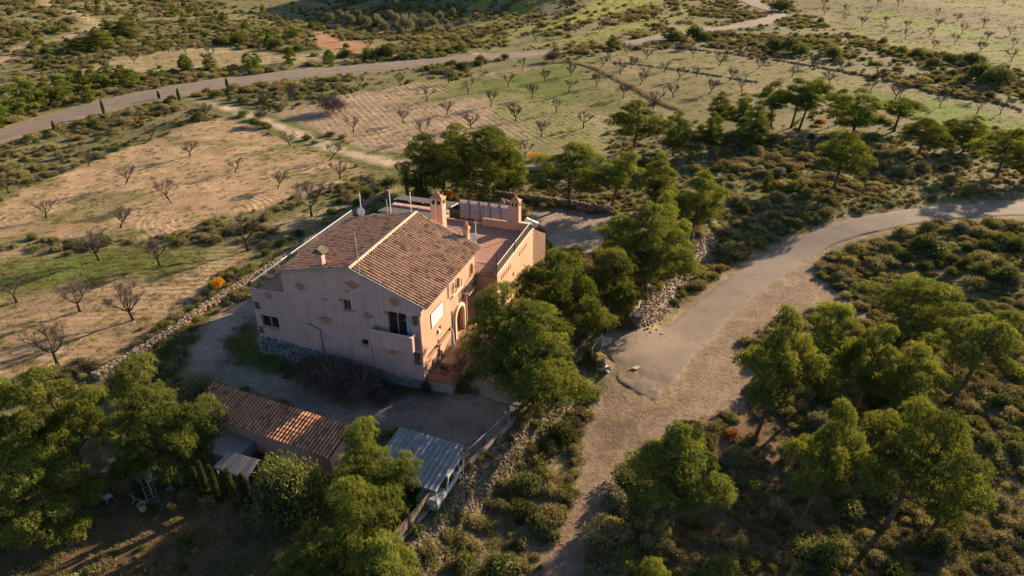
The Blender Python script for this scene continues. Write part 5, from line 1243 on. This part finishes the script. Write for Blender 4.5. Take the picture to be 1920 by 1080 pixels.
def carbody():
    mb = MB(); w = .80
    mb.hexa([(-w,-2.0,.5),(w,-2.0,.5),(w,1.95,.5),(-w,1.95,.5)], [(-w,-2.0,.98),(w,-2.0,.98),(w,1.95,1.05),(-w,1.95,1.05)])
    mb.hexa([(-w*.92,-1.95,.98),(w*.92,-1.95,.98),(w*.96,-.75,.98),(-w*.96,-.75,.98)], [(-w*.86,-1.85,1.06),(w*.86,-1.85,1.06),(w*.9,-.72,1.14),(-w*.9,-.72,1.14)])
    mb.box(-.62,.62,-2.12,-2.0,.45,.6); mb.box(-.75,.75,1.95,2.05,.42,.55)
    return mb
o = carbody().build('body', M_cw, CAR)
mb = MB(); w = .78; t_ = .70       # cabin posts and roof around dark openings
mb.hexa([(-w,-.35,1.72),(w,-.35,1.72),(w,1.9,1.74),(-w,1.9,1.74)], [(-t_,-.3,1.82),(t_,-.3,1.82),(t_,1.85,1.84),(-t_,1.85,1.84)])
for s in (-1, 1):
    for y_, yt in ((-.72,-.36),(.45,.45),(1.2,1.2),(1.88,1.84)): mb.bar((s*w,y_,1.03),(s*t_*1.07,yt,1.73),.09)
mb.build('cabin', M_cw, CAR)
mb = MB(); mb.hexa([(-w+.04,-.66,1.04),(w-.04,-.66,1.04),(w-.04,1.84,1.04),(-w+.04,1.84,1.04)], [(-t_,-.32,1.72),(t_,-.32,1.72),(t_,1.80,1.72),(-t_,1.80,1.72)]); mb.build('windows', M_glass, CAR)
mb = MB(); mb.box(.801,.806,-1.2,1.6,.62,.86); mb.box(-.806,-.801,-1.2,1.6,.62,.86); mb.build('side_stripe', M_blue, CAR)
for s in (-1, 1):
    for y_ in (-1.25, 1.3):
        mb = MB(); mb.lathe([(.2,-.09),(.34,-.1),(.37,-.06),(.37,.06),(.34,.1),(.2,.09)], (s*.74,y_,.37), 18, 'x'); wh = mb.build('wheel', M_black, CAR); mb = MB(); mb.lathe([(0,s*.1),(.12,s*.085),(.2,s*.095)], (s*.74,y_,.37), 14, 'x'); mb.build('rim', M_white, wh)
    mb = MB(); mb.lathe([(0,-.06),(.09,-.05),(.11,0)], (s*.55,-2.0,.80), 12, 'y'); mb.build('headlight', M_panel, CAR)
mb = MB(); mb.lathe([(0,.18),(.18,.2),(.34,.16),(.36,.08),(.34,.0),(0,0)], (0.25,1.97,.95), 18, 'y'); wh = mb.build('spare_wheel', M_black, CAR); mb = MB(); mb.lathe([(0,.23),(.2,.22),(.24,.2)], (.25,1.97,.95), 14, 'y'); mb.build('wheel_cover', M_conc, wh)

# ================================================================== yard walls, fences, gate
def stone_wall(name, pl, h, w, n, seed, label, cap=None, r=(.14,.30), lift=0, cat='stone wall'):
    t = empty(name, (pl[0][0], pl[0][1], h1(*pl[0][:2]))); P = resample(pl, 160); R = random.Random(seed); o = t.location
    core = MB(); 
    for i in range(0, 156, 4):
        a, b = P[i], P[min(i+4, 159)]; d = Vector((b[0]-a[0], b[1]-a[1], 0)).normalized(); q = Vector((-d.y, d.x, 0))*w*.36; za, zb = h1(*a)+lift, h1(*b)+lift
        A = Vector((a[0]-o[0], a[1]-o[1], 0)); B = Vector((b[0]-o[0], b[1]-o[1], 0))
        core.hexa([A-q+Vector((0,0,za-.4-o[2])), B-q+Vector((0,0,zb-.4-o[2])), B+q+Vector((0,0,zb-.4-o[2])), A+q+Vector((0,0,za-.4-o[2]))], [A-q+Vector((0,0,za+h*.85-o[2])), B-q+Vector((0,0,zb+h*.85-o[2])), B+q+Vector((0,0,zb+h*.85-o[2])), A+q+Vector((0,0,za+h*.85-o[2]))])
    if h > .5: core.build('wall_core', M_conc, t)
    mb = MB()
    for k in range(n):
        i = R.randrange(158); f = R.random(); p = P[i]*(1-f)+P[i+1]*f; d = P[i+1]-P[i]; d = d/np.hypot(*d); e = R.choice([-1, 1, 0]); off = (e*w*.42 if e else R.uniform(-.4, .4)*w); z = (R.uniform(0, h) if e else h*R.uniform(.82, .95))+h1(*p)+lift
        q = R.uniform(.75, 1.3); mb.rock((p[0]-d[1]*off-o[0], p[1]+d[0]*off-o[1], z-o[2]), R.uniform(*r), seed*999+k, .7)
    tag(mb.build('stones', M_stone, t), kind='stuff'); tag(t, label, cat); return t
stone_wall('dry_stone_wall', U2([(180,712),(255,668),(330,622),(372,590),(420,558),(470,528),(530,490),(600,444),(660,406),(700,378),(730,362)]), .55, .7, 3600, 3, 'long sunlit dry stone wall separating the yard from the left field', r=(.10,.22))
stone_wall('low_stone_wall', U2([(905,368),(960,374),(1010,380),(1080,390),(1150,402)]), .9, .5, 500, 4, 'low dark stone wall along the far side of the back yard')
stone_wall('field_wall', U2([(1100,98),(1180,88),(1280,92),(1400,106),(1520,124),(1640,146),(1750,168),(1850,188),(1925,210)]), .28, .9, 800, 5, 'grey stone edging along the far side of the right-hand field', r=(.13,.32))
stone_wall('field_wall', U2([(1150,118),(1200,122),(1260,130),(1340,142),(1400,152),(1425,155)]), .22, .9, 260, 6, 'broken row of stones crossing the right-hand terraced field', r=(.12,.3))
# dry grassy bank running down between the two middle fields
pl = U2([(1040,118),(1075,118),(1120,130),(1160,150),(1195,168),(1230,188),(1270,205)]); P = resample(pl, 400); R = np.random.RandomState(4)
mb = MB(); V = np.repeat(P, 9, axis=0)+R.normal(0, .42, (3600, 2)); z = hgt(V[:, 0], V[:, 1]); M_straw = mat_leaf('straw_grass', (.19,.165,.085), (.29,.25,.14), (.38,.33,.20), .3, .1)
PP = np.stack([V[:, 0], V[:, 1], z], 1); dd = R.normal(0, .4, (3600, 3)); dd[:, 2] = 1
PP = np.repeat(PP, 4, axis=0); dd = np.repeat(dd, 4, axis=0)
o = linkm('dry_grass_bank', finish_leaves('dry_grass_bank', leaf_tris(PP+R.normal(0, .15, PP.shape)*[1,1,0], dd, .48, .09, .3, R), R.rand(len(PP)), M_straw)); tag(o, kind='stuff')

def kerb_fence(name, pl, label, boards=False, hgt_f=1.15, wall_h=.35):
    P = resample(pl, 60); o = Vector((P[0][0], P[0][1], 0)); t = empty(name, o); L_ = np.hypot(*np.diff(P, axis=0).T).sum(); Z_ = lambda p: max(h1(*p), -.02)
    mb = MB()
    for i in range(59):
        a = Vector((*P[i], Z_(P[i])))-o; b = Vector((*P[i+1], Z_(P[i+1])))-o; mb.bar(a+Vector((0,0,-.6)), b+Vector((0,0,-.6)), .3, 1.2+wall_h*2-.0)
    mb.build('footing_wall', M_conc, t)
    n = int(L_/(2.4 if not boards else 2.2)); Q = resample(pl, n+1)
    for i in range(n+1):
        z = Z_(Q[i]); mb = MB(); a = Vector((*Q[i], z))-o; mb.tube([a, a+Vector((0,0,hgt_f+wall_h))], .035, 6); mb.build('post', M_grey if not boards else M_greyw, t)
    mb = MB()
    for i in range(59):
        a = Vector((*P[i], Z_(P[i])))-o; b = Vector((*P[i+1], Z_(P[i+1])))-o
        for hh in ((hgt_f+wall_h-.02,) if not boards else (.5, 1.2)): mb.bar(a+Vector((0,0,hh)), b+Vector((0,0,hh)), .04)
    mb.build('rail', M_grey if not boards else M_greyw, t)
    if boards:
        n = int(L_/.15); Q = resample(pl, n+1); R = random.Random(3)
        for i in range(n):
            a = Vector((*Q[i], Z_(Q[i])))-o; b = Vector((*Q[i+1], Z_(Q[i+1])))-o; m = (a+b)/2; hh = 1.35+R.uniform(-.06, .06); d = (b-a).normalized(); q = Vector((-d.y, d.x, 0))*.012; w = d*(b-a).length*.46; w.z = 0
            mb = MB(); lo = m+Vector((0,0,.1)); hi = m+Vector((R.uniform(-.01,.01),0,hh)); mb.hexa([lo-w-q, lo+w-q, lo+w+q, lo-w+q], [hi-w-q, hi+w-q, hi+w+q, hi-w+q]); mb.build('board', M_board, t)
    else:
        mb = MB(); n = int(L_/.22); Q = resample(pl, n+1)
        for i in range(n+1): a = Vector((*Q[i], Z_(Q[i])))-o; mb.bar(a+Vector((0,0,wall_h)), a+Vector((0,0,hgt_f+wall_h)), .012)
        tag(mb.build('mesh_wires', M_grey, t), kind='stuff')
    tag(t, label, 'fence'); return t
M_board = mat_noise('brown_fence_boards', (.13,.09,.065), (.22,.16,.12), 6, .9, .15, .2, 20, rand=.3)
kerb_fence('wire_fence', [(14.6,62.6),(18.5,69),(22.7,76.0)], 'wire fence on a low kerb at the far end of the stony bank')
kerb_fence('wire_fence', [(11.2,55.2),(12.6,58.2),(14.2,61.8)], 'wire fence on a low kerb between the gate and the stony bank')
kerb_fence('wire_fence', [(-3.3,35.3),(.2,40.4),(3.5,45.7),(6.0,48.6)], 'wire fence on a low kerb between the yard and the dirt track')
kerb_fence('board_fence', [(-9.0,24.6),(-8.1,26.7),(-6.9,29.0),(-3.7,34.8)], 'brown board fence below the metal carport', True)
# gate and its pillars
G = unpix(1118, 668); t = empty('gate', G, 1.1); tag(t, 'black sheet metal gate standing open beside the big dark pine', 'gate')
mb = MB(); mb.box(-1.1,1.1,-.025,.025,.12,1.5); mb.build('sheet', M_black, t)
mb = MB(); mb.bar((-1.15,0,1.55),(1.15,0,1.55),.08); mb.bar((-1.15,0,.08),(1.15,0,.08),.07); mb.bar((-1.15,0,0),(-1.15,0,1.6),.08); mb.bar((1.15,0,0),(1.15,0,1.6),.08); mb.bar((-1.1,-.04,.15),(1.1,-.04,1.5),.05); mb.build('frame', M_grey, t)
def pillar(px, py, h, w, label, cap):
    G = unpix(px, py); t = empty('gate_pillar', G, .5); mb = MB(); R = random.Random(px)
    mb.box(-w*.40,w*.40,-w*.40,w*.40,-.1,h); mb.build('core', M_conc, t); mb = MB()
    for k in range(110):
        a = R.uniform(0, 4); s = int(a); f = R.uniform(-.42, .42)*w; x, y = [(f,-.42*w),(f,.42*w),(-.42*w,f),(.42*w,f)][s]; mb.rock((x, y, R.uniform(.05, h)), R.uniform(.12, .24), px*10+k, .7)
    tag(mb.build('stones', M_stone, t), kind='stuff')
    mb = MB(); mb.hexa([(-.62*w,-.62*w,h),(.62*w,-.62*w,h),(.62*w,.62*w,h),(-.62*w,.62*w,h)], [(-.25*w,-.25*w,h+.28),(.25*w,-.25*w,h+.28),(.25*w,.25*w,h+.28),(-.25*w,.25*w,h+.28)]); mb.build('cap', cap, t); tag(t, label, 'gate pillar')
M_moss = mat_noise('mossy_yellow_cap', (.20,.17,.05), (.38,.25,.08), 5, .95, .1)
pillar(1121, 686, 1.0, .85, 'stone gate pillar with mossy yellow pointed cap, left of the gateway', M_moss)
pillar(1192, 612, 1.3, .6, 'cream gate pillar half hidden by pines, right of the gateway', M_cream)
mb = MB(); G = unpix(1134, 690); mb.rock((0,0,.15), .38, 3, .9); mb.rock((.3,-.3,.12), .3, 4, .8); mb.rock((-.25,-.25,.1), .26, 5, .8); mb.rock((.1,-.6,.08), .2, 6, .8); o = mb.build('white_rock', mat_noise('limewashed_rock', (.34,.31,.28), (.46,.43,.39), 5, .9, .1)); o.location = G; tag(o, 'pile of white painted rocks at the foot of the mossy pillar', 'rocks')
for i, (px, py, r, lb) in enumerate(((925,380,.75,'pale boulder nearest the big pine trunk behind the terrace'),(937,386,1.15,'largest pale boulder behind the roof terrace, middle of three'),(951,384,.75,'pale boulder on the right of the three behind the terrace'),(1352,437,.8,'brown boulder standing on the verge at the end of the stony bank'))):
    mb = MB(); mb.rock((0,0,.35*r), r, 40+i, .85); o = mb.build('boulder', M_stone if i < 3 else M_bark, None, False); G = unpix(px, py); o.location = G; md = o.modifiers.new('round', 'SUBSURF'); md.levels = md.render_levels = 1; tag(o, lb, 'boulder', 'pale boulders behind the house' if i < 3 else None)
# pale curved pipe and the white frame in the scrub
G = unpix(998, 322); mb = MB(); mb.tube([(-2.0,-.3,.45),(0,0,.5),(2.2,.9,.5)], .45, 12); o = mb.build('pipe', M_conc); o.location = G; tag(o, 'pale grey concrete pipe lying behind the pine clump', 'pipe')
G = unpix(1318, 322); t = empty('metal_mast', G); tag(t, 'slender white metal frame standing in the scrub right of the pines', 'metal frame')
for a in (-.3, .3): mb = MB(); mb.tube([(a,0,0),(a,0,3.2)], .025, 6); mb.build('post', M_grey, t)
for z in (1.6, 3.0): mb = MB(); mb.tube([(-.3,0,z),(.3,0,z)], .02, 6); mb.build('crossbar', M_white, t)
mb = MB(); mb.tube([(.1,-.2,.1),(2.0,-1.8,.15)], .06, 6); mb.build('lying_pipe', M_white, t)
# small stone hut far off by the olives
G = unpix(628, 54); t = empty('field_hut', G, .3); mb = MB(); mb.box(-2.2,2.2,-1.6,1.6,-.5,2.0); mb.build('wall', M_plast2, t); mb = MB(); mb.hexa([(-2.4,-1.8,2.0),(2.4,-1.8,2.0),(2.4,1.8,2.0),(-2.4,1.8,2.0)], [(-2.4,-.1,2.7),(2.4,-.1,2.7),(2.4,.1,2.7),(-2.4,.1,2.7)]); mb.build('roof', M_tiled, t); tag(t, 'tiny stone field hut on the left edge of the olive hollow', 'hut')

# ================================================================== plank shelters and odds and ends in the lower left garden
def plank_roof(name, quad, zs, n, label, posts=True):
    c = [Vector((q[0], q[1], z)) for q, z in zip(quad, zs)]; o = sum(c, Vector())/4; o.z = h1(o.x, o.y); t = empty(name, o); c = [p-o for p in c]
    # c0-c1 is one end of the planks' row, planks run from edge c0c1 to edge c3c2
    for k in range(n):
        a, b = k/n, (k+.93)/n; R = random.Random(k); dz = Vector((0,0,R.uniform(0,.02)))
        p0, p1 = c[0].lerp(c[3], a), c[0].lerp(c[3], b); q0, q1 = c[1].lerp(c[2], a), c[1].lerp(c[2], b); th = Vector((0,0,.03))
        mb = MB(); mb.hexa([p0+dz, q0+dz, q1+dz, p1+dz], [p0+dz+th, q0+dz+th, q1+dz+th, p1+dz+th]); mb.build('plank', M_greyw, t)
    for p in c:
        q = p*.88; mb = MB(); mb.bar((q.x, q.y, -.2), (q.x, q.y, p.z-.02), .09); mb.build('post', M_greyw, t)
    mb = MB(); mb.bar(c[0]-Vector((0,0,.06)), c[3]-Vector((0,0,.06)), .08); mb.bar(c[1]-Vector((0,0,.06)), c[2]-Vector((0,0,.06)), .08); mb.build('beam', M_greyw, t)
    tag(t, label, 'shelter')
plank_roof('plank_shelter', [(-25.38,33.92),(-23.42,32.24),(-22.0,33.78),(-24.0,35.46)], [2.0,1.9,1.9,2.0], 15, 'open shelter with weathered grey plank roof under the left pine')
plank_roof('plank_shelter', [(-19.02,34.83),(-19.78,33.79),(-17.12,32.72),(-16.76,34.06)], [2.1,1.7,1.7,2.1], 12, 'shelter with grey plank roof against the low tiled outbuilding')
# ladder, bicycle, chairs, stuff on the ground
G = unpix(287, 935); t = empty('ladder', G); tag(t, 'wooden ladder leaning beside the left plank shelter', 'ladder'); a0, b0 = Vector((-.9, 1.2, 1.2)), Vector((.35, -.55, .05)); sd = Vector((.25, .2, 0))
for s in (-1, 1): mb = MB(); mb.bar(a0+sd*s, b0+sd*s, .05); mb.build('rail', M_greyw, t)
for k in range(8): mb = MB(); p = a0.lerp(b0, (k+.5)/8); mb.bar(p-sd, p+sd, .035); mb.build('rung', M_greyw, t)
G = unpix(268, 932); t = empty('bicycle', G, -.6); t.rotation_euler = (.9, 0, -.5); tag(t, 'old grey bicycle lying on the dark ground by the ladder', 'bicycle')
for x in (-.5, .5):
    mb = MB(); mb.tube([(x+.32*math.cos(a*.3927), 0, .34+.32*math.sin(a*.3927)) for a in range(17)], .02, 5, False); wh = mb.build('wheel', M_grey, t); mb = MB()
    for a in range(6): mb.bar((x,0,.34),(x+.31*math.cos(a),0,.34+.31*math.sin(a)),.008)
    mb.build('spokes', M_grey, wh)
mb = MB()
for a, b in (((-.5,0,.34),(-.15,0,.85)),((-.15,0,.85),(-.1,0,.32)),((-.5,0,.34),(-.1,0,.32)),((-.1,0,.32),(.35,0,.82)),((-.14,0,.75),(.33,0,.8)),((.35,0,.95),(.5,0,.34))): mb.tube([a, b], .022, 5)
mb.build('frame', M_grey, t); mb = MB(); mb.box(-.28,-.04,-.06,.06,.86,.91); mb.build('saddle', M_black, t); mb = MB(); mb.tube([(.35,-.25,.98),(.35,.25,.98)], .018, 5); mb.build('handlebar', M_grey, t)
def garden_chair(px, py, mat, label):
    G = unpix(px, py); t = empty('garden_chair', G, random.Random(px).uniform(0, 6)); mb = MB(); mb.box(-.24,.24,-.24,.24,.40,.44); mb.build('seat', mat, t)
    mb = MB(); mb.tube([(-.22,.22,.44),(-.24,.33,.9),(0,.36,1.0),(.24,.33,.9),(.22,.22,.44)], .03, 6); mb.tube([(0,.22,.44),(0,.34,.95)], .03, 6); mb.build('backrest', mat, t)
    for a in (-.2, .2):
        for b in (-.2, .2): mb = MB(); mb.bar((a, b, .4), (a*1.25, b*1.25, 0), .04); mb.build('leg', mat, t)
    tag(t, label, 'chair')
garden_chair(205, 940, M_grey, 'grey garden chair on the bare dark ground left of the bicycle'); garden_chair(202, 890, M_wood, 'brown garden chair under the pines left of the plank shelter'); garden_chair(212, 872, M_brick, 'reddish garden chair behind the brown one under the pines')
for i, (px, py, w, d, h, mat, nm, lb) in enumerate(((240,692,1.0,.8,.06,None,'metal_sheet','orange metal sheet lying beside the end of the stone wall'),(270,960,.35,.35,.6,M_conc,'bin','small grey bin standing below the ladder'),(340,870,.5,.14,.12,M_conc,'white_block','white block on the ground right of the left shelter'),(318,948,.22,.2,.16,M_conc,'white_stone','white stone beside the low yellow plant in the garden'),(247,928,.3,.2,.15,M_greyw,'wood_block','small pale wood block left of the bicycle'),(320,918,.3,.12,.1,M_conc,'white_block','thin white block right of the ladder foot'))):
    G = unpix(px, py); mb = MB(); m = mat or mat_noise('orange_sheet_paint', (.40,.15,.04), (.55,.23,.06), 3, .7, .3, .2, 8)
    if nm == 'metal_sheet': mb.hexa([(-w,-d,0),(w,-d,0),(w*1.1,d,.1),(-w*.8,d,.1)], [(-w,-d,h),(w,-d,h),(w*1.1,d,.1+h),(-w*.8,d,.1+h)])
    elif nm == 'bin': mb.lathe([(0,0),(.2,0),(.25,.65),(.27,.7),(.24,.7),(.2,.05)], (0,0,0), 10)
    else: mb.rock((0,0,h*.4), w, i, h/w+.3)
    o = mb.build(nm, m); o.location = G; o.rotation_euler = (0,0,i); tag(o, lb, nm.replace('_', ' '))
G = unpix(326, 955); o = linkm('plant', SHRUBS['yellow'][0]); o.location = G; o.scale = (.35,.35,.3); tag(o, 'low yellow-green plant in the dark garden', 'plant')
# concrete driveway between patio and gate
P = U2([(866,722),(898,664),(905,640),(1000,620),(1060,640),(1075,660),(1050,700),(992,766),(930,752)]); mb = MB(); n_ = len(P)
mb.add([(x, y, h1(x, y)-.05) for x, y in P]+[(x, y, h1(x, y)+.06) for x, y in P], [tuple(range(n_, 2*n_))]+[(i, (i+1) % n_, n_+(i+1) % n_, n_+i) for i in range(n_)])
tag(mb.build('driveway', mat_noise('pale_concrete', (.32,.255,.195), (.42,.34,.265), 1.2, .9, .2, .15, 12, detail=8)), kind='structure')
G = unpix(1025, 462); o = linkm('bush', SHRUBS['dark'][0]); o.location = G; o.scale = (.8,1.2,.5); tag(o, 'low dark hedge bush in the back yard beside the wing corner', 'bush')
G = unpix(840, 372); o = linkm('bush', SHRUBS['rust'][0]); o.location = (G[0], G[1], G[2]); o.scale = (1.2,1.0,1.6); tag(o, 'reddish flowering shrub right behind the big chimney', 'shrub')
